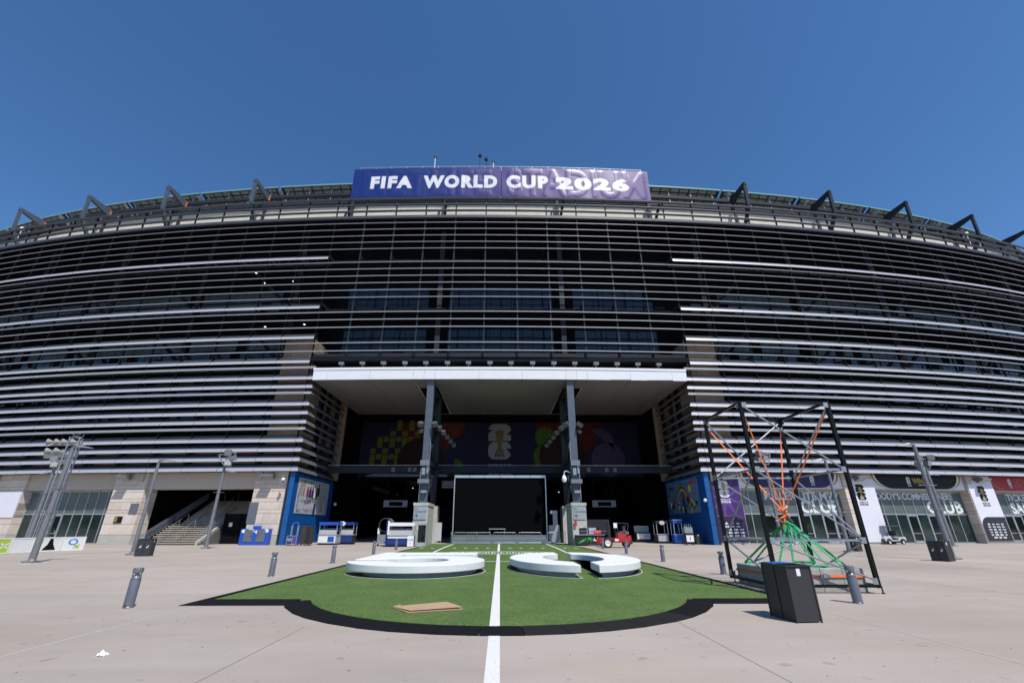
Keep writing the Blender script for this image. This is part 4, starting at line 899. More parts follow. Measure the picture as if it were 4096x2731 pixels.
for (x, y, z, lab) in ((-22.55, 48.45, 6.2, 'white dome camera on the stone pier beside the left blue wall'), (21.35, 48.9, 4.2, 'white dome camera at the front edge of the right blue wall'), (-20.9, 60.2, 4.3, 'white dome camera at the inner end of the left blue wall')):
    k = thing('security_camera', lab, 'camera', (x, y, z), 0, 'dome cameras on the walls'); build('housing', MB().lathe([(.02, .22), (.13, .18), (.19, .0), (.14, -.12), (.02, -.15)], (0, 0, 0), 10), 'white', k, local=True, smooth=True); build('arm', MB().bar((0, 0, .1), (.35 if x > 0 else -.2, .2, .16), .08), 'white', k, local=True); build('lens_dome', MB().lathe([(.1, 0), (.08, -.08), (.01, -.12)], (0, 0, -.13), 10), 'black', k, local=True)

# murals on the blue return walls
ML = thing('mural', 'pale mural of thank-you words in many languages on the left blue wall', 'mural', (-21.4, 54, 3), 0)
f = lambda u, v, d=0: (-21.45 + d, 49.9 + u, 3.0 + v)
build('board', MB().box(-21.48, -21.455, 49.85, 58.9, 3.0, 6.6), 'mural_ground', ML)
WORDS = [('THANK YOU', .35, 1.7, 90, .42, 'paint_yellow'), ('OBRIGADO', .8, 1.85, 90, .42, 'paint_red'), ('MULTUMESC', 1.2, 1.75, 90, .40, 'paint_green'), ('GRACIAS', 1.7, 1.75, 90, .5, 'g_red'), ('CHOKRIA', 1.1, 3.15, 0, .5, 'paint_green'), ('ASANTE', 2.9, 3.15, 0, .5, 'sky_blue'), ('GRAZIE', .55, .35, 90, .5, 'mural_text'), ('KIITOS', 1.0, 1.15, 0, .4, 'mural_text'), ('MAHALO', 2.4, 1.35, 0, .5, 'mural_text'), ('MERCI', .3, .1, 0, .45, 'mural_text'), ('THANK YOU', 1.9, .15, 0, .55, 'mural_text'), ('OBRIGADO', 6.3, 1.0, 90, .5, 'paint_green'), ('GRACIAS', 6.9, .3, 90, .45, 'paint_red'), ('THANK YOU', 8.5, .3, 90, .5, 'sky_blue'), ('MERCI', 7.5, .3, 90, .6, 'mural_text'), ('MAHALO', 7.9, 1.9, 90, .5, 'mural_text'), ('ASANTE', 6.9, 2.0, 90, .45, 'mural_text'), ('GRAZIE', 8.6, 2.4, 0, .01, 'mural_text')]
for i, (wd, u0, v0, ro, sz, m) in enumerate(WORDS[:-1]):
    ca, sa = math.cos(R(ro)), math.sin(R(ro)); textpart('lettering', wd, lambda u, v: f(u0 + u * ca - v * sa, v0 + u * sa + v * ca, .004), m, ML, sz, .015, align='LEFT', width=(1.55 if ro else None) and min(1.65, 3.5 - v0))
textpart('lettering', 'THANK YOU', lambda u, v: f(1.9 + u + v * .25, .85 + v + u * .16, .008), 'black', ML, .62, .015, .95, align='LEFT')
for (x, z, h, c, hc) in ((2.6, 1.75, 1.1, 'paint_red', 'paint_yellow'), (3.3, 1.7, 1.25, 'kiosk_blue', 'paint_yellow'), (4.0, 1.7, 1.2, 'kiosk_blue', 'skin_brown'), (4.6, 1.75, 1.5, 'white', 'white'), (5.2, 1.7, 1.1, 'skin_brown', 'black'), (5.7, 2.0, 1.25, 'g_teal', 'black'), (5.1, -.0, 1.5, 'kiosk_blue', 'paint_yellow')):
    shape('figure_shape', [[(x - .32, z), (x + .32, z), (x + .28, z + h * .7), (x + .1, z + h * .78), (x - .1, z + h * .78), (x - .28, z + h * .7)]], lambda u, v: f(u, v, .006), c, ML); shape('figure_shape', [arc(x, z + h * .9, .17, .2, 0, 360, 12)[:-1]], lambda u, v: f(u, v, .010), 'skin_brown', ML); shape('figure_shape', [arc(x, z + h * .95, .19, .2, 0, 180, 8)], lambda u, v: f(u, v, .012), hc, ML)
MR = thing('mural', 'colourful rainbow mural with thank-you lettering on the right blue wall', 'mural', (21.4, 55, 3), 0)
f = lambda u, v, d=0: (21.45 - d, 60.0 - u, 3.1 + v)
build('board', MB().box(21.455, 21.48, 50.5, 60.0, 3.1, 6.75), 'mural_sky', MR)
for i, (wd, m, u0) in enumerate((('THANK', 'g_maroon', .5), ('YOU', 'paint_green', 2.9), ('TO', 'g_orange', 4.4), ('OUR', 'sky_blue', 5.5), ('HEROES', 'paint_red', 7.0))): textpart('lettering', wd, lambda u, v: f(u0 + u, 2.75 + v + i * .08, .006), m, MR, .62, .02, align='LEFT', width=(2.0, 1.2, .8, 1.2, 2.3)[i])
for i, m in enumerate(('paint_red', 'g_orange', 'paint_yellow', 'paint_green', 'sky_blue', 'purple_lt')):
    r = 2.0 - i * .13; shape('rainbow_band', [arc(4.9, .9, r, r * 1.05, 0, 180, 20) + arc(4.9, .9, r - .13, (r - .13) * 1.05, 180, 0, 20)], lambda u, v: f(u, v, .006), m, MR)
shape('sun_shape', [arc(7.3, 2.6, .4, .4, 0, 360, 14)[:-1]], lambda u, v: f(u, v, .01), 'paint_yellow', MR)
shape('figure_shape', [[(4.6, .2), (5.5, .2), (5.5, 1.5), (5.2, 1.8), (4.7, 1.6)]], lambda u, v: f(u, v, .009), 'kiosk_blue', MR); shape('figure_shape', [arc(5.1, 2.0, .35, .42, 0, 360, 14)[:-1]], lambda u, v: f(u, v, .010), 'skin_brown', MR)
random.seed(11)
for i in range(70):
    u, v = random.uniform(.3, 9.2), random.uniform(.1, 1.5) + (random.random() < .25) * .8
    if u > 9.0 or (4 < u < 6 and v > 1): continue
    r = random.uniform(.1, .28); shape('paint_dab', [arc(u, v, r, r * random.uniform(.7, 1.6), 0, 360, 7)[:-1]], lambda a, b: f(a, b, .007 + i * .0002), random.choice(['paint_red', 'paint_yellow', 'paint_green', 'sky_blue', 'g_orange', 'skin_brown', 'white', 'kiosk_blue', 'g_maroon']), MR)

# ================================================================== plaza objects
# ---- concrete numeral benches
def offset_poly(poly, d):
    n = len(poly); out = []
    A = sum(poly[i][0] * poly[(i + 1) % n][1] - poly[(i + 1) % n][0] * poly[i][1] for i in range(n)); sg = 1 if A > 0 else -1
    for i in range(n):
        a, b, c = Vector(poly[i - 1]), Vector(poly[i]), Vector(poly[(i + 1) % n]); e1 = (b - a).normalized(); e2 = (c - b).normalized()
        n1 = Vector((-e1.y, e1.x)) * sg; n2 = Vector((-e2.y, e2.x)) * sg; m_ = (n1 + n2); m_ = m_ / max(.35, m_.dot(n1)) if m_.length > 1e-6 else n1; out.append(tuple(b + m_ * d))
    return out
five = [(-5.5, 18.9), (-5.5, 23.8), (-1.05, 23.8), (-1.05, 22.35), (-4.25, 22.35), (-4.3, 20.75)] + arc(-2.95, 18.55, 2.38, 2.7, 112, -90, 26) + arc(-2.95, 18.55, 2.64, 2.7, -94, -167, 12) + [(-4.25, 17.97)] + arc(-3.05, 18.5, 1.15, 1.3, -155, 145, 24) + [(-4.42, 19.25), (-4.7, 18.9)]
def half(s, xe):
    ao = math.degrees(math.acos((xe - 2.92) / 2.52)); ai = math.degrees(math.acos((xe - 2.92) / 1.18))
    p_ = arc(2.92, 19.95, 2.52, 3.95, ao, 360 - ao, 34) + arc(2.92, 19.95, 1.18, 2.45, 360 - ai, ai, 28)
    return p_ if s < 0 else [(5.84 - x, y) for x, y in reversed(p_)]
def bench(poly, lab, name='numeral_bench', bp=None):
    K_ = 1.096; poly = [(x * K_, y * K_) for x, y in poly]; bp = [(x * K_, y * K_) for x, y in bp] if bp else None
    cx = sum(p[0] for p in poly) / len(poly); cy = sum(p[1] for p in poly) / len(poly)
    t_ = thing(name, lab, 'bench', (cx, cy, .03), 0, 'concrete numeral benches on the turf')
    bv = .018
    mb = MB(); r0 = [(*q, .19) for q in offset_poly(poly, bv)]; r1 = [(*q, .19 + bv) for q in poly]; r2 = [(*q, .445 - bv) for q in poly]; r3 = [(*q, .445) for q in offset_poly(poly, bv)]
    mb.ring_path([r0, r1, r2, r3]); build('slab', mb, 'bench', t_, smooth=True)
    build('base', MB().prism(bp or offset_poly(poly, .28), .03, .189), 'bench_base', t_)
    op = offset_poly(poly, -.045); ip = offset_poly(poly, -.015); k = len(poly); mb = MB()
    for i in range(k): j = (i + 1) % k; mb.hexa([(*ip[i], .028), (*ip[j], .028), (*op[j], .028), (*op[i], .028)], [(*ip[i], .040), (*ip[j], .040), (*op[j], .040), (*op[i], .040)])
    build('kerb', mb, 'kerb', t_); build('pad', MB().prism(offset_poly(poly, .0), .028, .036), 'bench_pad_shaded', t_)
bench(five, 'pale concrete bench shaped like a lying numeral five on the turf', bp=arc(-2.95, 18.55, 2.08, 2.4, 105, -150, 34) + arc(-2.95, 18.55, 1.5, 1.7, -150, 105, 28)); bench(half(-1, 2.62), 'pale C-shaped concrete bench, left half of a zero, on the turf'); bench(half(1, 2.62), 'pale concrete bench mirroring the C-shape, right half of a zero')

# ---- lighting bollards
def bollard():
    t_ = thing('light_bollard', '', 'bollard', (0, 0, 0), 0, 'light bollards along the turf')
    build('tube', MB().lathe([(.14, 0), (.14, .02), (.132, .03), (.132, .555), (.125, .565), (.125, .575), (.132, .58), (.13, .6), (.09, .655), (.055, .67)], n=20), 'bollard', t_, local=True, smooth=True)
    build('lamp_lens', MB().lathe([(.05, .66), (.06, .69), (.1, .715), (.11, .74)], n=16), 'lamp_glass', t_, local=True, smooth=True)
    build('cap', MB().lathe([(.125, .71), (.132, .715), (.132, .80), (.125, .81), (.02, .812)], n=20), 'bollard', t_, local=True, smooth=True)
    for a in (.6, 2.2, 3.8, 5.4): build('bracket', MB().box(.10 * math.cos(a) - .008, .10 * math.cos(a) + .008, .10 * math.sin(a) - .008, .10 * math.sin(a) + .008, .6, .72), 'bollard', t_, local=True)
    build('bolt', MB().box(-.015, .015, -.15, -.125, .04, .07), 'steel_dark', t_, local=True)
    return t_
b0 = bollard(); ordn = ['nearest', 'second', 'third', 'fourth', 'farthest']
for i, (x, y, side) in enumerate([(-8.45, 11.75, 'left'), (-8.45, 18.6, 'left'), (-8.4, 25.0, 'left'), (-8.4, 32.8, 'left'), (-8.2, 38.8, 'left'), (8.62, 12.2, 'right'), (8.62, 19.15, 'right'), (8.55, 25.8, 'right'), (8.55, 33.1, 'right'), (8.5, 40.3, 'right')]):
    o = b0 if i == 0 else copy_tree(b0); o.location = (x, y, 0); o['label'] = f'grey light bollard, {ordn[i % 5]} in the row {side} of the turf'; o.rotation_euler.z = i * .7; o.scale = (.8, .8, 1.0)

# ---- waste and recycling bins
def bin_(loc, rz, lab, decals=True):
    t_ = thing('recycling_bin', lab, 'bin', loc, rz, 'grey twin bins on the plaza')
    build('body', MB().box(-.25, .25, -.385, -.004, .02, .97).box(-.25, .25, .004, .385, .02, .97), 'bin', t_, local=True)
    build('corner_trim', MB().box(-.262, -.235, -.40, -.375, 0, .96).box(.235, .262, -.40, -.375, 0, .96).box(-.262, -.235, .375, .40, 0, .96).box(.235, .262, .375, .40, 0, .96), 'bin', t_, local=True)
    build('top_plate', MB().box(-.275, .275, -.415, -.20, .972, .99).box(-.275, -.20, -.20, .20, .972, .99).box(.20, .275, -.20, .20, .972, .99).box(-.275, .275, .20, .415, .972, .99), 'bin', t_, local=True)
    build('recycling_lid', MB().box(-.235, .235, .02, .395, .992, 1.005), 'bin_lid', t_, local=True)
    build('waste_lid', MB().box(-.2, .2, -.38, -.02, .992, 1.0), 'black', t_, local=True)
    build('door_seam', MB().box(-.258, -.2505, -.006, .006, .05, .95), 'black', t_, local=True)
    build('badge', MB().prism([(-.05, -.001), (.0, .0)] and [(-.05, -.388), (.03, -.388), (.03, -.386), (-.05, -.386)], .80, .93), 'decal', t_, local=True)
    if decals:
        mb = MB()
        for yy in (-.2, .2):
            mb.box(-.256, -.2515, yy - .05, yy + .01, .5, .56).box(-.256, -.2515, yy - .045, yy - .01, .57, .63).box(-.256, -.2515, yy + .02, yy + .06, .47, .55)
        build('pictogram', mb, 'decal', t_, local=True)
    return t_
bin_((5.90, 10.24, 0), R(5), 'large dark grey twin bin standing nearest, in front of the steel frame', False); bin_((23.72, 26.2, 0), R(20), 'dark grey twin bin with blue lid beside the two lamp posts on the right'); bin_((-22.3, 31.1, 0), R(100), 'dark grey twin bin with blue lid in front of the staircase on the left'); bin_((26.6, 36.5, 0), R(15), 'dark grey twin bin with blue lid seen through the steel frame')
bin_((20.6, 50.6, 0), R(2), 'dark grey twin bin in the shade against the right blue wall')

# ---- steel show frame
X0, X1, Y0, Y1, ZB, ZT = 7.66, 10.46, 13.83, 16.45, .19, 5.4
FRM = thing('steel_frame', 'tall open black steel frame with grey diagonal braces standing over concrete blocks', 'frame', ((X0 + X1) / 2, (Y0 + Y1) / 2, 0))
cor = [(X0, Y0), (X1, Y0), (X1, Y1), (X0, Y1)]
for (x, y) in cor:
    build('upright', MB().box(x - .05, x + .05, y - .05, y + .05, ZB - .05, ZT), 'frame_black', FRM)
    ft = build('levelling_foot', MB().tube((x + .08, y, .03), (x + .08, y, ZB), .018, 6).lathe([(.05, 0), (.05, .02), (.015, .03)], (x + .08, y, 0), 10), 'frame_black', FRM)
for z in (ZB, ZT - .03):
    for (a, b) in zip(cor, cor[1:] + cor[:1]): 
        d = Vector((b[0] - a[0], b[1] - a[1], 0)).normalized() * .052; build('frame_rail', MB().bar(Vector((*a, z)) + d, Vector((*b, z)) - d, .075), 'frame_black', FRM)
lv = [ZB + .12, 1.34, 3.3, ZT - .12]
for i in (1, 2):
    for (a, b) in zip(cor, cor[1:] + cor[:1]):
        d = Vector((b[0] - a[0], b[1] - a[1], 0)).normalized() * .06; build('cross_rail', MB().bar(Vector((*a, lv[i])) + d, Vector((*b, lv[i])) - d, .045, .055), 'galv', FRM)
for fi, (a, b) in enumerate(zip(cor, cor[1:] + cor[:1])):
    d = Vector((b[0] - a[0], b[1] - a[1], 0)).normalized() * .07
    for i in range(3):
        flip = (i == 1) if fi in (1, 2, 3) else (i == 0 and False)
        if fi == 0: pa, pb = (a, b)
        else: pa, pb = (b, a) if flip else (a, b)
        dd = d if pa == a else -d
        z0, z1 = (lv[i + 1], lv[i])
        build('diagonal_brace', MB().tube(Vector((*pa, z0 - .04)) + dd, Vector((*pb, z1 + .04)) - dd, .026, 8), 'galv', FRM, smooth=True)
for (x, y) in cor:
    for z in lv:
        sx_, sy_ = (1 if x == X0 else -1), (1 if y == Y0 else -1)
        build('gusset_plate', MB().box(*sorted((x + sx_ * .02, x + sx_ * .16)), *sorted((y - sy_ * .053, y - sy_ * .062)), z - .08, z + .08).box(*sorted((x - sx_ * .053, x - sx_ * .062)), *sorted((y + sy_ * .02, y + sy_ * .16)), z - .08, z + .08), 'galv', FRM)
# ballast blocks
random.seed(5); bw, bd, bh = .60, .585, .60
for i in range(4):
    for j in range(4):
        if i in (1, 2) and j in (1, 2): continue
        x, y = 7.88 + i * .615, 14.08 + j * .60
        e = [random.uniform(-.012, .012) for _ in range(12)]; c_ = .018
        mb = MB(); lo = [(x + e[0], y + e[1]), (x + bw + e[2], y + e[3]), (x + bw + e[4], y + bd + e[5]), (x + e[6], y + bd + e[7])]; hi_ = [(x + e[6], y + e[2]), (x + bw + e[0], y + e[5]), (x + bw + e[1], y + bd + e[3]), (x + e[4], y + bd + e[7])]
        mb.ring_path([[(*q, .0) for q in offset_poly(lo, c_)], [(*q, c_) for q in lo], [(*q, bh - c_ + e[8]) for q in hi_], [(*q, bh + e[8]) for q in offset_poly(hi_, c_)]])
        o = build('concrete_block', mb, 'ballast'); tag(o, f"rough grey concrete ballast block under the frame, {('front', 'second', 'third', 'rear')[j]} row, {('leftmost', 'second from left', 'second from right', 'rightmost')[i]}", 'concrete block', 'ballast blocks under the steel frame')
for (i, j) in ((0, 1), (3, 0), (2, 0), (0, 3)):
    pass
def strap(name, pts, w_, m, lab, cat, group, th=.006):
    mb = MB()
    for a, b in zip(pts[:-1], pts[1:]): mb.bar(a, b, w_, th, up=(.35, -.9, .1))
    o = build(name, mb, m); tag(o, lab, cat, group); return o
KN = Vector((9.07, 15.12, 2.14))
for (x, y), lab, m in zip(cor, ('front left', 'front right', 'rear right', 'rear left'), range(4)):
    top = Vector((x + (.1 if x == X0 else -.1), y + (.1 if y == Y0 else -.1), 5.0 if m != 3 else 4.9))
    pts = [top, top.lerp(KN, .5) + Vector((0, 0, -.02)), KN + Vector(((x - 9.07) * .02, (y - 15.1) * .02, .05))]
    o = strap('ratchet_strap', pts, .055, 'orange', f'orange ratchet strap from the {lab} top corner of the frame to the knot', 'strap', 'orange straps in the steel frame')
    build('shackle', MB().tube(top, top + Vector(((.08 if x == X0 else -.08) * -1, 0, .07)), .015, 6), 'galv', o)
kn = thing('strap_knot', 'tangled knot of orange strap and pale rope at the middle of the steel frame', 'strap', KN)
random.seed(3)
for i in range(7):
    a = random.uniform(0, 6.28); p0 = KN + Vector((math.cos(a) * .07, math.sin(a) * .07, .12 - i * .05)); p1 = p0 + Vector((math.cos(a + 2) * .16, math.sin(a + 2) * .12, -.08)); build('loop', MB().bar(p0, p1, .06, .02, up=(.3, -.9, .2)), 'orange', kn)
build('tail', MB().bar(KN + Vector((-.05, -.1, -.12)), KN + Vector((-.42, -.18, -.28)), .06, .008, up=(0, -.3, 1)).bar(KN + Vector((-.08, -.1, -.2)), KN + Vector((-.22, -.16, -.52)), .06, .008, up=(.4, -.9, .1)), 'orange', kn)
build('rope_wrap', MB().path([KN + Vector((-.08, -.1, .05)), KN + Vector((0, -.13, .1)), KN + Vector((.08, -.1, .16)), KN + Vector((.1, -.02, .1))], .028, 6), 'rope', kn); build('ratchet', MB().bar(KN + Vector((.02, -.06, -.1)), KN + Vector((.14, -.1, -.32)), .09, .06), 'steel_blue', kn)
ends = [((8.0, 14.2), (8.45, 14.2)), ((9.0, 14.1), (9.5, 14.3)), ((9.85, 14.2), (10.25, 14.6)), ((8.0, 16.1), (8.4, 16.3)), ((10.2, 15.9), (9.7, 16.3))]
labs = ('front left corner', 'front middle', 'front right corner', 'rear left corner', 'rear right corner')
for (a, b), lab in zip(ends, labs):
    top = KN + Vector((random.uniform(-.05, .05), -.03, -.22))
    strap('lifting_sling', [top, (*a, .62), (*b, .62), top + Vector((.03, .02, 0))], .075, 'green', f'green lifting sling looped from the knot to the {lab} of the concrete stack', 'sling', 'green slings on the concrete stack')
o = strap('tie_strap', [(7.865, 16.46, .40), (7.862, 14.06, .42), (10.335, 14.06, .40), (10.34, 16.46, .42)], .055, 'orange', 'orange tie-down strap wrapped level around the concrete block stack', 'strap', 'orange straps in the steel frame', .012)
build('ratchet', MB().box(9.05, 9.3, 14.0, 14.05, .37, .45).box(9.1, 9.2, 13.97, 14.01, .38, .48), 'galv', o)

# ---- cardboard and paper litter
cb_ = thing('cardboard_sheet', 'flattened brown cardboard box lying on the turf', 'cardboard', (-1.6, 11.35, .03))
qd = [(-2.4, 11.45), (-1.93, 10.78), (-.80, 11.2), (-1.22, 11.98)]
build('lower_layer', MB().hexa([(*q, .035) for q in qd], [(q[0], q[1], .05) for q in qd]), 'cardboard', cb_); q2 = [(-2.38, 11.44), (-1.90, 10.83), (-.83, 11.22), (-1.24, 11.96)]
build('upper_layer', MB().hexa([(q[0], q[1], .052 + h) for q, h in zip(q2, (.0, .015, .025, .02))], [(q[0], q[1], .064 + h) for q, h in zip(q2, (.0, .015, .025, .02))]), 'cardboard', cb_)
build('folded_flap', MB().hexa([(-2.4, 11.46, .05), (-2.3, 11.33, .05), (-2.16, 11.40, .078), (-2.25, 11.53, .078)], [(-2.4, 11.46, .056), (-2.3, 11.33, .056), (-2.16, 11.40, .084), (-2.25, 11.53, .084)]), 'cardboard', cb_)
mb = MB(); random.seed(9); nn = 9; vs = []
for j in range(nn):
    for i in range(nn):
        u, v = (i / (nn - 1) - .5), (j / (nn - 1) - .5); r = math.hypot(u, v); vs.append((-5.68 + u * .13 + random.uniform(-.008, .008), 7.66 + v * .11 + random.uniform(-.008, .008), max(.003, .05 * (1 - (r / .6) ** 2) + random.uniform(-.018, .018))))
mb.add(vs, [(j * nn + i, j * nn + i + 1, (j + 1) * nn + i + 1, (j + 1) * nn + i) for j in range(nn - 1) for i in range(nn - 1)])
tag(build('crumpled_paper', mb, 'paper', fix=False), 'crumpled white paper lying on the concrete at lower left', 'paper')

# ---- lamp posts
def pole(x, y, h, lab, arm=0, flood=None, r=.12, group='lamp posts on the plaza', az=0):
    t_ = thing('lamp_post', lab, 'lamp post', (x, y, 0), 0, group)
    build('shaft', MB().tube((0, 0, .1), (0, 0, h), r, 14, r * .62), 'pole', t_, local=True, smooth=True); build('base_plate', MB().box(-.27, .27, -.27, .27, .02, .11).lathe([(.2, .1), (.16, .2)], n=12), 'pole', t_, local=True); build('footing', MB().lathe([(.45, 0), (.45, .015), (.4, .02)], n=20), 'stone2', t_, local=True)
    for z in (h * .42, h * .63): build('banner_bracket', MB().tube((-.5, .05, z), (.5, -.05, z), .016, 6).lathe([(r, -.05), (r, .05)], (0, 0, z), 10), 'pole', t_, local=True)
    if arm:
        s_ = 1 if arm > 0 else -1; zz = h if not flood else h - .9
        build('lamp_head', MB().loft([(0, -.06, zz - .02), (0, .06, zz - .02), (0, .06, zz + .06), (0, -.06, zz + .06)], [(s_ * .35, -.17, zz + .02), (s_ * .35, .17, zz + .02), (s_ * .35, .12, zz + .13), (s_ * .35, -.12, zz + .13)]).loft([(s_ * .351, -.17, zz + .02), (s_ * .351, .17, zz + .02), (s_ * .351, .12, zz + .13), (s_ * .351, -.12, zz + .13)], [(s_ * 1.1, -.04, zz - .05), (s_ * 1.1, .04, zz - .05), (s_ * 1.1, .03, zz - .01), (s_ * 1.1, -.03, zz - .01)]), 'lamp_head', t_, local=True)
    if flood:
        build('flood_bracket', MB().bar((-.75, 0, h + .55), (.75, 0, h + .75), .07).bar((-.75, 0, h + .55), (-.2, 0, h - .25), .07).bar((.75, 0, h + .75), (.35, 0, h - .35), .07).bar((-.2, 0, h - .2), (.4, 0, h - .3), .07).bar((0, 0, h - .2), (0, 0, h + .6), .08), 'galv', t_, local=True)
        for (dx, dz, rx, rz) in flood:
            ob = build('floodlight', MB().hexa([(-.28, -.2, -.24), (.28, -.2, -.24), (.22, .25, -.2), (-.22, .25, -.2)], [(-.30, -.22, .24), (.30, -.22, .24), (.22, .25, .2), (-.22, .25, .2)]), 'lamp_head', t_, local=True); ob.location = (dx, -.12, h + dz); ob.rotation_euler = (rx, 0, rz)
            le = build('lens', MB().box(-.26, .26, -.235, -.222, -.21, .21), 'lamp_glass', ob, local=True)
    return t_
pole(-23.55, 25.15, 5.72, 'thick grey lamp post nearest on the left, in front of the lattice mast', 1, r=.155)
pole(-23.4, 31.6, 5.85, 'slim grey lamp post behind the left recycling bin', 1, r=.13)
pole(-24.1, 40.4, 7.0, 'grey lamp post with two floodlights in front of the staircase', 1, [(.1, .75, .5, .5), (.6, .25, .3, -.6), (.35, -.25, -.3, .2)], r=.16)
pole(-40.3, 42.0, 7.0, 'grey post with a cluster of floodlights behind the lattice mast', -1, [(-.9, .7, .4, .8), (-.2, .45, .3, .5), (.3, .7, .2, -.5), (.5, .1, .2, -.6), (.1, -.2, -.3, .2)], r=.18)
pole(42.26, 45.17, 7.3, 'grey lamp post with floodlight cluster beside the right recycling bin, farther of the pair', 1, [(-.5, .8, .4, .5), (.7, .8, .4, -.5), (.2, .25, .3, .3), (-.8, .1, .2, .7), (-.6, -.35, .1, .6)], r=.18)
pole(25.05, 27.05, 6.25, 'grey lamp post with single curved head, nearest on the right', -1, r=.145)
pole(24.95, 34.8, 6.4, 'grey lamp post with single head seen just right of the steel frame', -1, r=.14)
pole(26.75, 46.0, 7.8, 'grey floodlight post seen through the steel frame', -1, [(-.45, .8, .4, .5), (-.7, .2, .3, .6), (.0, .35, .3, .2)], r=.17)
# lattice mast with horn loudspeakers
LM = thing('lattice_mast', 'tall grey triangular lattice mast carrying horn loudspeakers at the far left', 'mast', (-33.62, 36, 0))
leg = [(-.40, -.24), (.40, -.24), (0, .45)]
for (x, y) in leg: build('leg', MB().tube((x, y, 0), (x, y, 8.25), .045, 6), 'galv', LM, local=True)
k = 0; z = .3
while z < 8:
    for (a, b) in zip(leg, leg[1:] + leg[:1]): build('lacing_bar', MB().tube((*a, z), (*b, z + .55), .024, 4), 'galv', LM, local=True)
    z += .55
for (z, xs_) in ((7.85, (-1.75, -1.15, -.6, .1)), (7.15, (-1.6, -.9))):
    build('arm', MB().bar((-1.9, 0, z - .22), (.6, 0, z - .22), .07), 'galv', LM, local=True)
    for x in xs_:
        hn = build('horn_loudspeaker', MB().lathe([(.26, -.32), (.25, -.28), (.1, -.02), (.06, .12), (.09, .14), (.1, .36), (.02, .38)], (0, 0, 0), 12, 'x'), 'horn', LM, local=True, smooth=True); hn.location = (x, -.1, z); hn.rotation_euler.z = R(25); build('driver', MB().box(.1, .38, -.1, .1, -.12, .14), 'galv', hn, local=True)
build('control_box', MB().box(.25, .6, -.35, -.1, 6.7, 7.2), 'galv', LM, local=True); build('top_hoop', MB().tube((-.33, -.2, 8.25), (.33, -.2, 8.25), .03, 6).tube((.33, -.2, 8.25), (0, .37, 8.25), .03, 6).tube((0, .37, 8.25), (-.33, -.2, 8.25), .03, 6), 'galv', LM, local=True)
# perimeter barrier boards on the left
bx = [(-33.6, 28.6), (-33.55, 31.2), (-33.35, 33.7), (-33.2, 35.2), (-32.9, 37.0), (-32.45, 38.55)]
for i, lab in enumerate(('plain white barrier board at the far left frame edge', 'lime green barrier board with white cross and ring pattern', 'plain white barrier board behind the thick left lamp post', 'white barrier board with a black draped shape and lime cross', 'white barrier board with blue ring and lime cross, nearest the glass front')):
    a, b = Vector((*bx[i], 0)), Vector((*bx[i + 1], 0)); d = (b - a).normalized(); nrm = Vector((d.y, -d.x, 0)); L_ = (b - a).length - .04; t_ = thing('barrier_board', lab, 'barrier', a, 0, 'barrier boards on the left')
    f = lambda u, v, e=0: a + d * u + nrm * e + Vector((0, 0, v))
    build('panel', MB().hexa([f(.06, .08, .02), f(L_ - .06, .08, .02), f(L_ - .06, .08, -.02), f(.06, .08, -.02)], [f(.06, .92, .02), f(L_ - .06, .92, .02), f(L_ - .06, .92, -.02), f(.06, .92, -.02)]), 'lime' if i == 1 else 'white', t_)
    build('frame', MB().bar(f(0, .95), f(L_, .95), .07).bar(f(0, .05), f(L_, .05), .07).bar(f(.03, .05), f(.03, .95), .07).bar(f(L_ - .03, .05), f(L_ - .03, .95), .07), 'white', t_)
    ring = lambda cu, cv, r: arc(cu, cv, r * 1.5, r, 0, 360, 18)[:-1]
    def cross(cu, cv, r, m): shape('cross_mark', [[(cu - r * 1.5, cv - r + .06), (cu - r * 1.5 + .1, cv - r), (cu + r * 1.5, cv + r - .06), (cu + r * 1.5 - .1, cv + r)], [(cu - r * 1.5, cv + r - .06), (cu - r * 1.5 + .1, cv + r), (cu + r * 1.5, cv - r + .06), (cu + r * 1.5 - .1, cv - r)]], lambda u, v: f(u, v, .026), m, t_)
    def rng_(cu, cv, r, m, m2): shape('ring_mark', [ring(cu, cv, r)], lambda u, v: f(u, v, .024), m, t_); shape('ring_mark', [ring(cu, cv, r * .62)], lambda u, v: f(u, v, .027), m2, t_)
    if i == 1: cross(.8, .62, .22, 'white'); rng_(1.55, .42, .22, 'white', 'lime'); cross(2.1, .5, .2, 'white')
    if i == 3: shape('drape_mark', [[(.55, .12), (1.5, .12), (1.25, .5), (1.15, .88), (.95, .88), (.85, .5)]], lambda u, v: f(u, v, .026), 'frame_black', t_); cross(.35, .72, .13, 'lime')
    if i == 4: rng_(.75, .62, .22, 'sky_blue', 'white'); cross(1.05, .3, .16, 'lime')

# ---- video screen, bleachers, crowd barriers
SCR = thing('video_screen', 'large black video screen standing at the far end of the turf', 'screen', (0, 53, 0))
pans = 6
for i in range(pans):
    for j in range(4): x = -5.1 + i * 1.7; build('screen_panel', MB().box(x + .003, x + 1.697, 53, 53.15, .2 + j * 1.66, .2 + (j + 1) * 1.66 - .006), 'ledscreen', SCR)
build('top_truss', MB().box(-5.2, 5.2, 52.9, 53.3, 6.85, 7.12), 'alu', SCR); build('side_trim', MB().box(-5.22, -5.12, 52.95, 53.2, 0, 6.84).box(5.12, 5.22, 52.95, 53.2, 0, 6.84), 'alu', SCR)
for i in range(7): x = -5.2 + i * 1.733; build('truss_joint', MB().box(x - .02, x + .02, 52.88, 52.9, 6.84, 7.13), 'steel_dark', SCR)
build('rear_support', MB().bar((-3, 53.3, 6.5), (-3, 55.5, 0), .2).bar((3, 53.3, 6.5), (3, 55.5, 0), .2), 'steel_dark', SCR)
BL = thing('bleachers', 'low aluminium bleachers in front of the black screen', 'bleachers', (0, 51.6, 0))
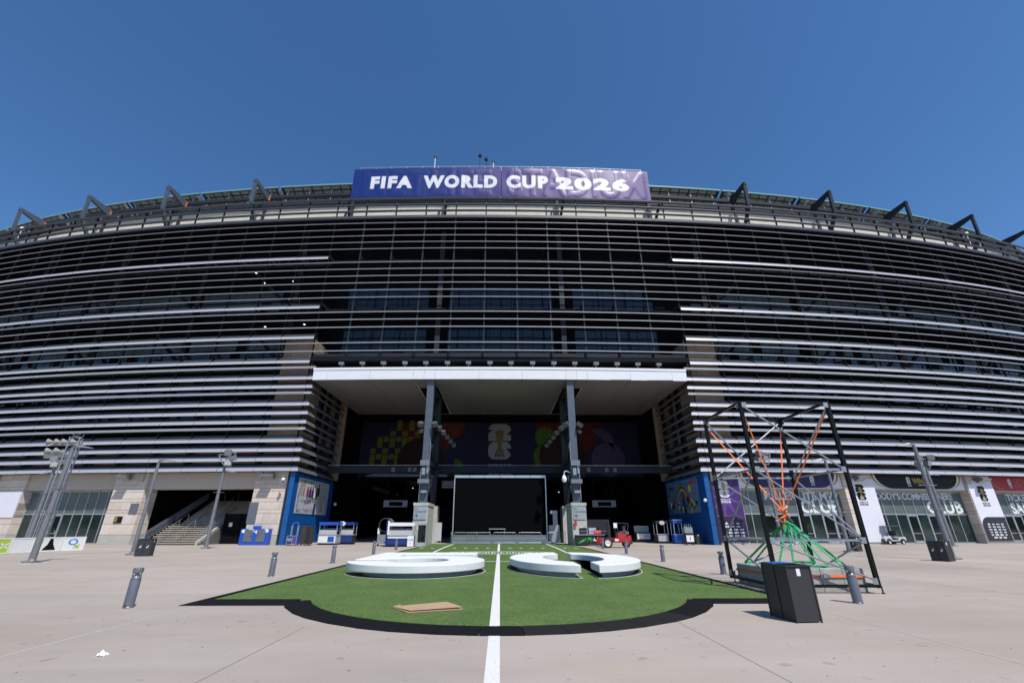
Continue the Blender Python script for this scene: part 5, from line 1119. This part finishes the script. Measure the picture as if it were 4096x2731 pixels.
for i in range(3):
    build('bench_plank', MB().box(-5.0, 5.0, 51.3 + i * .45, 51.58 + i * .45, .30 + i * .25, .35 + i * .25), 'alu', BL); build('riser', MB().box(-5.0, 5.0, 51.58 + i * .45, 51.6 + i * .45, .02 + i * .25, .27 + i * .25), 'alu', BL); build('foot_plank', MB().box(-5, 5, 51.0 + i * .45, 51.25 + i * .45, .08 + i * .22, .12 + i * .22), 'alu', BL)
tb = thing('folding_table', 'narrow white folding table behind the barriers, before the black screen', 'table', (-.3, 52.6, 0)); build('table_top', MB().box(-.9, .9, -.15, .25, 1.45, 1.5), 'white_dim', tb, local=True)
for x in (-.8, .8): build('leg', MB().bar((x, 0, .6), (x, 0, 1.45), .04), 'galv', tb, local=True)
def crowd(x0, y0, x1, y1, lab):
    a, b = Vector((x0, y0, 0)), Vector((x1, y1, 0)); t_ = thing('crowd_barrier', lab, 'barrier', a, 0, 'steel crowd barriers'); d = b - a; L_ = d.length; d.normalize(); P = lambda u, z: a + d * u + Vector((0, 0, z))
    build('frame', MB().path([P(.04, .05), P(.04, 1.0), P(.14, 1.14), P(L_ - .14, 1.14), P(L_ - .04, 1.0), P(L_ - .04, .05)], .022, 6).tube(P(.04, .16), P(L_ - .04, .16), .02, 6), 'galv', t_, smooth=True); mb = MB(); k = int(L_ / .15)
    for i in range(1, k): mb.tube(P(L_ * i / k, .16), P(L_ * i / k, 1.13), .009, 4)
    build('bars', mb, 'galv', t_); nr = Vector((d.y, -d.x, 0)); build('foot', MB().bar(P(.3, .03) - nr * .25, P(.3, .03) + nr * .25, .05).bar(P(L_ - .3, .03) - nr * .25, P(L_ - .3, .03) + nr * .25, .05), 'galv', t_)
crowd(-4.85, 50.9, -2.35, 50.9, 'steel crowd barrier leftmost in front of the bleachers'); crowd(-3.4, 50.75, -.9, 50.75, 'steel crowd barrier overlapping the leftmost one'); crowd(-.75, 50.9, 1.75, 50.9, 'steel crowd barrier just right of the centre line'); crowd(1.9, 50.9, 4.4, 50.9, 'steel crowd barrier at the right end of the bleachers'); crowd(5.0, 51, 6.9, 51, 'steel crowd barrier between the screen and the right plinth'); crowd(-5.1, 50.9, -5.3, 53, 'steel crowd barrier turned back at the left end of the bleachers')
bs = thing('barrier_sign', 'white panel sign leaning beside the left plinth in the shade', 'sign', (-6.6, 51.8, 0)); build('panel', MB().box(-.35, .35, 0, .05, .3, 2.1), 'white_dim', bs, local=True); build('stand', MB().bar((-.3, .03, 0), (-.3, .03, .3), .04).bar((.3, .03, 0), (.3, .03, .3), .04), 'galv', bs, local=True)
gb = thing('grey_cabinet', 'pale grey cabinet behind the barrier right of the screen', 'cabinet', (6.1, 53.2, 0)); build('body', MB().box(-.7, .5, 0, .6, .1, 1.85).box(-.2, .3, .1, .5, 1.85, 3.0), 'kiosk_light', gb, local=True); build('top_shelf', MB().box(-.5, .3, -.05, .2, 3.0, 3.35), 'white_dim', gb, local=True)

# ---- vending carts and kiosks
def wheelset(t_, pts, r, wd=.08):
    for (x, y) in pts: wh = build('wheel', MB().lathe([(r * .4, -wd / 2), (r, -wd / 2), (r, wd / 2), (r * .4, wd / 2)], (x, y, r), 12, 'x'), 'tyre', t_, local=True)
def cart(name, lab, loc, rz, w_, d, h, mbody, mroof, mpanel, glass=True, hc=.95, txt=None, tm='kiosk_blue', group='vending carts'):
    t_ = thing(name, lab, 'kiosk', loc, rz, group); hw, hd = w_ / 2, d / 2
    build('body', MB().box(-hw, hw, -hd, hd, .14, hc - .06), mbody, t_, local=True); build('counter', MB().box(-hw - .04, hw + .04, -hd - .05, hd + .05, hc - .06, hc), 'kiosk_light', t_, local=True); build('front_panel', MB().box(-hw + .08, hw - .08, -hd - .02, -hd - .005, .22, hc - .12), mpanel, t_, local=True)
    build('plinth', MB().box(-hw + .06, hw - .06, -hd + .06, hd - .06, .0, .14), 'black', t_, local=True)
    for sx_ in (-1, 1):
        for sy_ in (-1, 1): build('post', MB().box(sx_ * (hw - .04) - .03, sx_ * (hw - .04) + .03, sy_ * (hd - .04) - .03, sy_ * (hd - .04) + .03, hc, h - .3), 'alu', t_, local=True)
    build('roof', MB().box(-hw - .03, hw + .03, -hd - .06, hd + .06, h - .3, h), mroof, t_, local=True)
    if glass: build('glass_guard', MB().box(-hw + .05, hw - .05, -hd + .01, -hd + .02, hc + .02, hc + .45), 'windshield', t_, local=True); build('shelf', MB().box(-hw + .1, hw - .1, -.05, hd - .1, hc + .3, hc + .33).box(-hw + .1, hw - .1, -.05, hd - .1, hc + .55, hc + .58), 'alu', t_, local=True)
    if txt: textpart('lettering', txt, lambda u, v: (u, -hd - .03, hc * .42 + v), tm, t_, .22, .01, width=w_ * .62, local=True)
    return t_
c1 = cart('vending_kiosk', 'navy blue kiosk with white front board and glass shelves beside the left plinth', (-9.15, 45.2, 0), R(0), 2.4, 1.0, 2.05, 'kiosk_blue', 'white', 'kiosk_blue', True)
build('side_wing', MB().box(-1.32, -1.22, -.6, .5, .05, 2.25), 'kiosk_blue', c1, local=True); build('sign_post', MB().box(-1.2, -1.05, -.6, -.5, 1.0, 2.2), 'white', c1, local=True); build('white_rail', MB().box(-1.15, .85, -.56, -.53, .72, .84), 'white', c1, local=True); brd = build('front_board', MB().box(.72, 1.28, -.72, -.68, .05, .92), 'white', c1, local=True)
textpart('lettering', 'ULTRA', lambda u, v: (1.0 + u, -.725, .52 + v), 'kiosk_blue', c1, .2, .005, width=.46, local=True); build('ribbon_mark', MB().box(.97, 1.03, -.724, -.721, .22, .38), 'paint_red', c1, local=True); build('back_screen', MB().box(-1.0, .1, .2, .25, 1.0, 1.75), 'kiosk_dark', c1, local=True)
fr1 = thing('glass_fridge', 'upright glass-door fridge between the navy kiosk and the left plinth', 'fridge', (-7.3, 45.6, 0)); build('frame', MB().box(-.4, -.36, -.3, .3, .0, 2.0).box(.36, .4, -.3, .3, 0, 2.0).box(-.36, .36, -.3, .3, 1.85, 2.0).box(-.36, .36, -.3, .3, 0, .35), 'kiosk_light', fr1, local=True); build('glass_door', MB().box(-.35, .35, -.29, -.27, .36, 1.84), 'glass', fr1, local=True); build('back', MB().box(-.36, .36, .25, .3, .35, 1.85), 'blind', fr1, local=True)
for z in (.7, 1.0, 1.3, 1.6): build('shelf', MB().box(-.35, .35, -.25, .25, z, z + .02), 'alu', fr1, local=True)
br = thing('barrel_roaster', 'cart with a grey barrel-shaped hood behind the navy kiosk', 'kiosk', (-11.05, 47.2, 0)); build('body', MB().box(-.7, .7, -.5, .5, .2, 1.0), 'galv', br, local=True); build('hood', MB().tube((0, -.55, 1.85), (0, .6, 1.85), .62, 18), 'galv', br, local=True); build('hood_door', MB().lathe([(.03, 0), (.30, -.02), (.34, 0)], (0, -.56, 1.85), 16, 'y'), 'rust', br, local=True); build('hood_ring', MB().lathe([(.64, 0), (.64, .06), (.56, .06), (.56, 0)], (0, -.62, 1.85), 18, 'y'), 'rust', br, local=True)
for x in (-.6, .6): build('post', MB().box(x - .03, x + .03, -.45, -.39, 1.0, 1.9), 'alu', br, local=True)
build('paper_sign', MB().box(-.72, -.5, -.53, -.51, 1.05, 1.6), 'white', br, local=True); wheelset(br, ((-.6, -.4), (.6, -.4)), .12)
gs = thing('sampling_cart', 'low blue cart with tall arched handle against the left blue wall', 'kiosk', (-20.35, 48.1, 0), 0, 'vending carts'); build('body', MB().box(-.45, .48, -.35, .4, .15, .85), 'kiosk_blue2', gs, local=True); build('front_panel', MB().box(-.42, .06, -.375, -.352, .2, .82), 'kiosk_blue', gs, local=True); build('side_panel', MB().box(.09, .46, -.375, -.352, .2, .82), 'purple_lt', gs, local=True)
textpart('lettering', 'GOOD\nSPORT', lambda u, v: (-.18 + u, -.378, .56 + v), 'white', gs, .15, .006, local=True); build('frame', MB().bar((-.46, -.36, .87), (.5, -.36, .87), .04).bar((-.46, -.36, .13), (.5, -.36, .13), .04).bar((.075, -.36, .13), (.075, -.36, .87), .03).bar((-.46, -.36, .13), (-.46, -.36, .87), .04).bar((.49, -.36, .13), (.49, -.36, .87), .04), 'alu', gs, local=True)
for x in (-.25, .35): build('arch_post', MB().box(x - .07, x + .07, -.06, .06, .87, 1.85), 'galv', gs, local=True)
build('arch', MB().loft([(u * .37 + .05, -.07, 1.83 + v * .33) for u, v in arc(0, 0, 1, 1, 0, 180, 10)] + [(u * .23 + .05, -.07, 1.83 + v * .2) for u, v in arc(0, 0, 1, 1, 180, 0, 10)], [(u * .37 + .05, .07, 1.83 + v * .33) for u, v in arc(0, 0, 1, 1, 0, 180, 10)] + [(u * .23 + .05, .07, 1.83 + v * .2) for u, v in arc(0, 0, 1, 1, 180, 0, 10)]), 'kiosk_blue2', gs, local=True); wheelset(gs, ((-.35, -.25), (.4, -.25), (-.35, .3), (.4, .3)), .08)
bc = thing('black_cabinet', 'tall worn black cabinet beside the blue cart at the left wall', 'cabinet', (-19.35, 48.9, 0)); build('body', MB().box(-.5, .45, -.35, .5, .1, 1.75), 'rust', bc, local=True); build('door', MB().box(.0, .42, -.37, -.352, .15, 1.7), 'kiosk_dark', bc, local=True); wheelset(bc, ((-.4, -.25), (.35, -.25)), .06)
for k, x in enumerate((-18.95, -18.55)):
    st = thing('queue_post', ('left' if k == 0 else 'right') + ' slim black queue post in front of the worn black cabinet', 'post', (x, 47.9, 0), 0, 'queue posts'); build('post', MB().tube((0, 0, .02), (0, 0, 1.0), .03, 8), 'kiosk_dark', st, local=True); build('base', MB().lathe([(.18, 0), (.17, .025), (.03, .04)], n=14), 'kiosk_dark', st, local=True)
c2 = cart('vending_kiosk', 'white and grey cart with bright blue roof beside the worn black cabinet', (-17.5, 50.1, 0), R(-4), 1.9, 1.2, 2.15, 'kiosk_light', 'kiosk_blue2', 'white', True); build('blue_square', MB().box(.1, .75, -.65, -.625, .3, .78), 'kiosk_blue2', c2, local=True)
c3 = cart('vending_kiosk', 'dark blue roofed cart with oval badge, right of the white-fronted cart', (-16.0, 51.2, 0), R(-4), 1.5, 1.0, 2.15, 'kiosk_dark', 'kiosk_blue', 'kiosk_blue', True); build('oval_badge', MB().loft([(u * .35 - .5, -.58, 2.0 + v * .22) for u, v in arc(0, 0, 1, 1, 0, 340, 14)], [(u * .35 - .5, -.6, 2.0 + v * .22) for u, v in arc(0, 0, 1, 1, 0, 340, 14)]), 'white', c3, local=True)
mb_ = thing('utility_box', 'low utility box painted with blue and white clouds at the pier by the blue wall', 'utility box', (-24.5, 49.0, 0)); build('body', MB().box(-1.45, 1.4, -.3, .3, 0, 1.5), 'kiosk_blue2', mb_, local=True)
for i, (x, w_, z) in enumerate(((-1.08, .6, 1.28), (-.45, .7, 1.33), (.35, .8, 1.22), (1.05, .6, 1.32))): shape('cloud_shape', [arc(x, z, w_ * .5, .17, 0, 360, 12)[:-1]], lambda u, v: (u, -.306, min(v, 1.49)), 'white', mb_, local=True)
for x in (-.62, .62): d = build('door', MB().box(x - .42, x + .42, -.34, -.305, .3, 1.42), 'bollard', mb_, local=True); build('handle', MB().box(x + (.3 if x < 0 else -.34), x + (.34 if x < 0 else -.3), -.37, -.34, .75, .95), 'steel_dark', d, local=True)
build('top_cap', MB().box(-.35, .3, -.2, .2, 1.5, 1.78), 'kiosk_blue2', mb_, local=True)
random.seed(17)
for par, w_, hc in ((c1, 1.9, .95), (c2, 1.5, .95), (c3, 1.1, .95)):
    for i in range(6):
        x = -w_ / 2 + i * w_ / 5 + random.uniform(-.05, .05); build('bottle', MB().lathe([(.04, 0), (.042, .16), (.018, .21), (.016, .27)], (x, -.1, hc + .33), 8), random.choice(['sky_blue', 'kiosk_light', 'paint_red', 'lime']), par, local=True)
    build('napkin_box', MB().box(w_ * .3, w_ * .3 + .22, -.35, -.18, hc, hc + .16), 'kiosk_dark', par, local=True)
# right side
c4 = thing('sausage_kiosk', 'black food kiosk with green skyline drawing beside the right plinth', 'kiosk', (8.75, 46.9, 0), 0, 'vending carts'); build('body', MB().box(-1.45, 1.25, -.4, .8, .1, .95), 'kiosk_dark', c4, local=True); build('counter', MB().box(-1.5, 1.35, -.5, .8, .95, 1.0), 'alu', c4, local=True); build('menu_wall', MB().box(-1.3, 2.05, .5, .6, 1.0, 2.35), 'kiosk_dark', c4, local=True); build('red_panel', MB().box(-1.5, -1.25, -.1, -.05, 1.75, 2.25), 'paint_red', c4, local=True)
shape('green_skyline', [[(-1.35, .3), (-1.1, .33), (-1.0, .5), (-.85, .45), (-.8, .65), (-.7, .5), (-.5, .75), (-.45, .5), (-.3, .7), (-.2, .85), (-.15, .6), (.0, .8), (.0, .3), (-.1, .55), (-.3, .5), (-.4, .4), (-.5, .62), (-.7, .4), (-.9, .35), (-1.1, .25)]], lambda u, v: (u, -.406, v), 'paint_green', c4, local=True); shape('white_skyline', [[(.1, .65), (.25, .5), (.3, .75), (.4, .5), (.55, .55), (.65, .85), (.7, .5), (.85, .7), (.95, .45), (1.05, .6), (1.0, .4), (.8, .5), (.6, .48), (.4, .44), (.2, .45)]], lambda u, v: (u, -.406, v), 'white', c4, local=True)
sgn = build('red_sign', MB().box(.3, 1.0, -.35, -.3, 1.05, 1.4), 'paint_red', c4, local=True); textpart('lettering', 'SAUSAGE', lambda u, v: (.65 + u, -.355, 1.22 + v), 'white', c4, .13, .004, width=.58, local=True)
for i, x in enumerate((-1.0, -.1, .9)): build('display_case', MB().box(x, x + .7, .0, .45, 1.05, 1.6), 'windshield' if i == 1 else 'kiosk_dark', c4, local=True); build('shelf', MB().box(x, x + .7, -.05, .0, 1.28, 1.31), 'alu', c4, local=True)
c5 = cart('vending_kiosk', 'dark cart with pale oval badge in the shade by the right blue wall', (17.9, 53.6, 0), R(3), 1.3, 1.0, 2.3, 'kiosk_dark', 'kiosk_dark', 'kiosk_light', False); build('oval_badge', MB().loft([(u * .3, -.55, 2.1 + v * .22) for u, v in arc(0, 0, 1, 1, 0, 340, 14)], [(u * .3, -.57, 2.1 + v * .22) for u, v in arc(0, 0, 1, 1, 0, 340, 14)]), 'white_dim', c5, local=True)
c6 = cart('vending_kiosk', 'tall narrow blue cart with white frame by the right blue wall', (19.3, 52.6, 0), R(3), .95, .9, 2.35, 'kiosk_blue2', 'kiosk_blue2', 'kiosk_blue2', False); build('roof_trim', MB().box(-.52, .52, -.53, .5, 2.35, 2.42), 'alu', c6, local=True)
c7 = thing('drink_cooler', 'wheeled drink cooler wrapped in clear film with white front and red ribbon mark', 'cooler', (19.1, 48.95, 0)); build('body', MB().box(-.42, .42, -.3, .35, .2, 1.1), 'kiosk_dark', c7, local=True); build('front_panel', MB().box(-.36, .36, -.33, -.302, .3, .9), 'white', c7, local=True); build('ribbon_mark', MB().box(-.04, .05, -.336, -.331, .45, .78), 'paint_red', c7, local=True); build('wrapped_top', MB().box(-.42, .4, -.25, .3, 1.1, 1.65).box(-.36, -.1, -.2, .2, 1.65, 1.72), 'galv', c7, local=True); wheelset(c7, ((-.35, -.22), (.35, -.22), (-.35, .25), (.35, .25)), .09, .06)
for i in range(4): build('tap', MB().tube((-.3 + i * .2, -.1, 1.65), (-.3 + i * .2, -.1, 1.95), .03, 6), 'galv', c7, local=True)
c8 = thing('drink_cooler', 'drink counter with white lettered front deep in the shade on the right', 'cooler', (16.9, 57.2, 0)); build('body', MB().box(-.9, .9, -.3, .5, .1, 1.1), 'kiosk_dark', c8, local=True); build('front_panel', MB().box(-.75, .75, -.34, -.31, .35, .95), 'white', c8, local=True); textpart('lettering', 'ULTRA', lambda u, v: (.3 + u, -.345, .6 + v), 'kiosk_blue', c8, .28, .006, width=.7, local=True); build('ribbon_mark', MB().box(-.2, -.12, -.346, -.342, .55, .85), 'paint_red', c8, local=True); build('back_unit', MB().box(-.9, .8, .1, .5, 1.1, 1.8), 'galv', c8, local=True)

# ---- red truck-mounted forklift
FL = thing('forklift', 'red three-wheeled forklift with black mast parked beside the black food kiosk', 'forklift', (10.2, 43.0, 0))
def big_wheel(x, y, r, wd, par=FL):
    w_ = build('wheel', MB().lathe([(r * .62, -wd / 2), (r * .92, -wd / 2), (r, -wd * .3), (r, wd * .3), (r * .92, wd / 2), (r * .62, wd / 2)], (x, y, r), 20, 'y', False), 'tyre', par, local=True, smooth=True); build('rim', MB().lathe([(r * .1, -wd * .42), (r * .3, -wd * .30), (r * .5, -wd * .38), (r * .62, -wd * .5), (r * .62, wd * .45), (r * .1, wd * .4)], (x, y, r), 18, 'y'), 'rim', w_, local=True, smooth=True)
big_wheel(-.85, -.75, .42, .3); big_wheel(-.85, .75, .42, .3); big_wheel(.95, 0, .38, .3)
build('chassis', MB().box(-.5, 1.2, -.5, .5, .42, .78).box(-.3, .9, -.8, -.5, .5, .8).box(-1.5, -.5, -.62, -.5, .3, .8).box(-1.5, -.5, .5, .62, .3, .8).box(.6, 1.35, -.38, .38, .5, .98), 'truck_red', FL, local=True); build('engine_hood', MB().hexa([(.15, -.42, .78), (1.2, -.38, .78), (1.2, .38, .78), (.15, .42, .78)], [(.2, -.38, 1.2), (.95, -.32, 1.12), (.95, .32, 1.12), (.2, .38, 1.2)]), 'truck_red', FL, local=True); build('counterweight', MB().box(1.2, 1.42, -.4, .4, .3, .6), 'cart_dark', FL, local=True)
build('mast', MB().box(-.62, -.5, -.36, -.26, .15, 2.0).box(-.62, -.5, .26, .36, .15, 2.0).box(-.6, -.52, -.3, .3, 1.9, 2.0).box(-.6, -.52, -.3, .3, 1.0, 1.08).box(-.48, -.42, -.3, -.22, .2, 1.8).box(-.48, -.42, .22, .3, .2, 1.8), 'cart_dark', FL, local=True); build('fork', MB().box(-1.8, -.62, -.4, -.26, .12, .17).box(-1.8, -.62, .26, .4, .12, .17).box(-.68, -.62, -.42, .42, .12, .9), 'cart_dark', FL, local=True)
build('overhead_guard', MB().bar((.15, -.45, .8), (.2, -.45, 2.0), .06).bar((1.0, -.45, .9), (1.15, -.45, 1.95), .06).bar((.15, .45, .8), (.2, .45, 2.0), .06).bar((1.0, .45, .9), (1.15, .45, 1.95), .06).bar((.18, -.45, 2.0), (1.15, -.45, 1.97), .06).bar((.18, .45, 2.0), (1.15, .45, 1.97), .06).bar((.2, -.45, 2.0), (.2, .45, 2.0), .05).bar((.65, -.45, 2.0), (.65, .45, 2.0), .05).bar((1.15, -.45, 1.97), (1.15, .45, 1.97), .05), 'cart_dark', FL, local=True); build('seat', MB().box(.35, .8, -.25, .25, 1.2, 1.32).box(.75, .88, -.25, .25, 1.3, 1.75), 'seat', FL, local=True); build('steering_wheel', MB().lathe([(.15, 0), (.18, .02), (.15, .04)], (.12, 0, 1.42), 12), 'cart_dark', FL, local=True); build('sign_plate', MB().box(-.15, .2, -.48, -.46, 1.6, 2.0), 'white', FL, local=True); build('label_plate', MB().box(-.2, .1, -.81, -.802, .55, .72), 'white', FL, local=True); build('gas_bottle', MB().tube((1.05, -.3, 1.2), (1.05, .3, 1.2), .14, 12), 'kiosk_light', FL, local=True)

# ---- golf cart
GC = thing('golf_cart', 'white and grey golf cart with dark roof parked before the white pier banner', 'golf cart', (41.3, 51.0, 0), R(6)); 
body = [(-1.2, .28), (-1.22, .55), (-1.05, .72), (-.45, .82), (-.38, .42), (.35, .38), (.42, .62), (1.15, .72), (1.25, .6), (1.22, .35)]
build('body', MB().loft([(x, -.56, z) for x, z in body], [(x, .56, z) for x, z in body]), 'cart_body', GC, local=True); build('chassis', MB().box(-1.1, 1.1, -.5, .5, .22, .36), 'cart_dark', GC, local=True); build('bumper', MB().box(-1.3, -1.2, -.5, .5, .28, .45), 'cart_dark', GC, local=True)
for (x, y) in ((-.78, -.52), (-.78, .52), (.8, -.52), (.8, .52)): 
    w_ = build('wheel', MB().lathe([(.13, -.1), (.2, -.1), (.23, -.06), (.23, .06), (.2, .1), (.13, .1)], (x, y, .23), 18, 'y', False), 'tyre', GC, local=True, smooth=True); build('rim', MB().lathe([(.02, -.06), (.09, -.05), (.13, -.1), (.13, .09), (.02, .08)], (x, y, .23), 14, 'y'), 'rim', w_, local=True, smooth=True)
    build('wheel_arch', MB().loft([(x + q * .31, y - .08, .25 + v * .31) for q, v in arc(0, 0, 1, 1, 0, 180, 8)] + [(x + q * .25, y - .08, .25 + v * .25) for q, v in arc(0, 0, 1, 1, 180, 0, 8)], [(x + q * .31, y + .08, .25 + v * .31) for q, v in arc(0, 0, 1, 1, 0, 180, 8)] + [(x + q * .25, y + .08, .25 + v * .25) for q, v in arc(0, 0, 1, 1, 180, 0, 8)]), 'cart_dark', GC, local=True)
build('roof', MB().hexa([(-1.1, -.56, 1.70), (1.0, -.56, 1.74), (1.0, .56, 1.74), (-1.1, .56, 1.70)], [(-1.05, -.5, 1.77), (.95, -.5, 1.82), (.95, .5, 1.82), (-1.05, .5, 1.77)]), 'cart_dark', GC, local=True)
for y in (-.5, .5): build('roof_post', MB().bar((-.85, y, .75), (-1.0, y, 1.71), .045).bar((.55, y, .7), (.35, y, 1.74), .045), 'cart_dark', GC, local=True)
build('windshield', MB().hexa([(-.84, -.48, .8), (-.83, -.48, .8), (-.83, .48, .8), (-.84, .48, .8)], [(-.99, -.48, 1.68), (-.98, -.48, 1.68), (-.98, .48, 1.68), (-.99, .48, 1.68)]), 'windshield', GC, local=True)
for y in (-.27, .27): build('seat', MB().box(.0, .5, y - .24, y + .24, .72, .86).loft([(.42 + q * .08, y - .22, 1.05 + v * .24) for q, v in arc(0, 0, 1, 1, 0, 330, 10)], [(.42 + q * .08, y + .22, 1.05 + v * .24) for q, v in arc(0, 0, 1, 1, 0, 330, 10)]), 'seat', GC, local=True)
build('steering_wheel', MB().lathe([(.15, 0), (.18, .02), (.15, .04)], (-.35, -.25, 1.05), 12).bar((-.35, -.25, 1.05), (-.6, -.25, .75), .04), 'cart_dark', GC, local=True); build('mirror', MB().box(-.93, -.9, -.12, .12, 1.5, 1.6), 'cart_dark', GC, local=True); build('headlight', MB().box(-1.235, -1.2, -.45, -.2, .5, .62).box(-1.235, -1.2, .2, .45, .5, .62), 'lamp_glass', GC, local=True)
for i in range(4): pass
print('objects', len(bpy.data.objects))
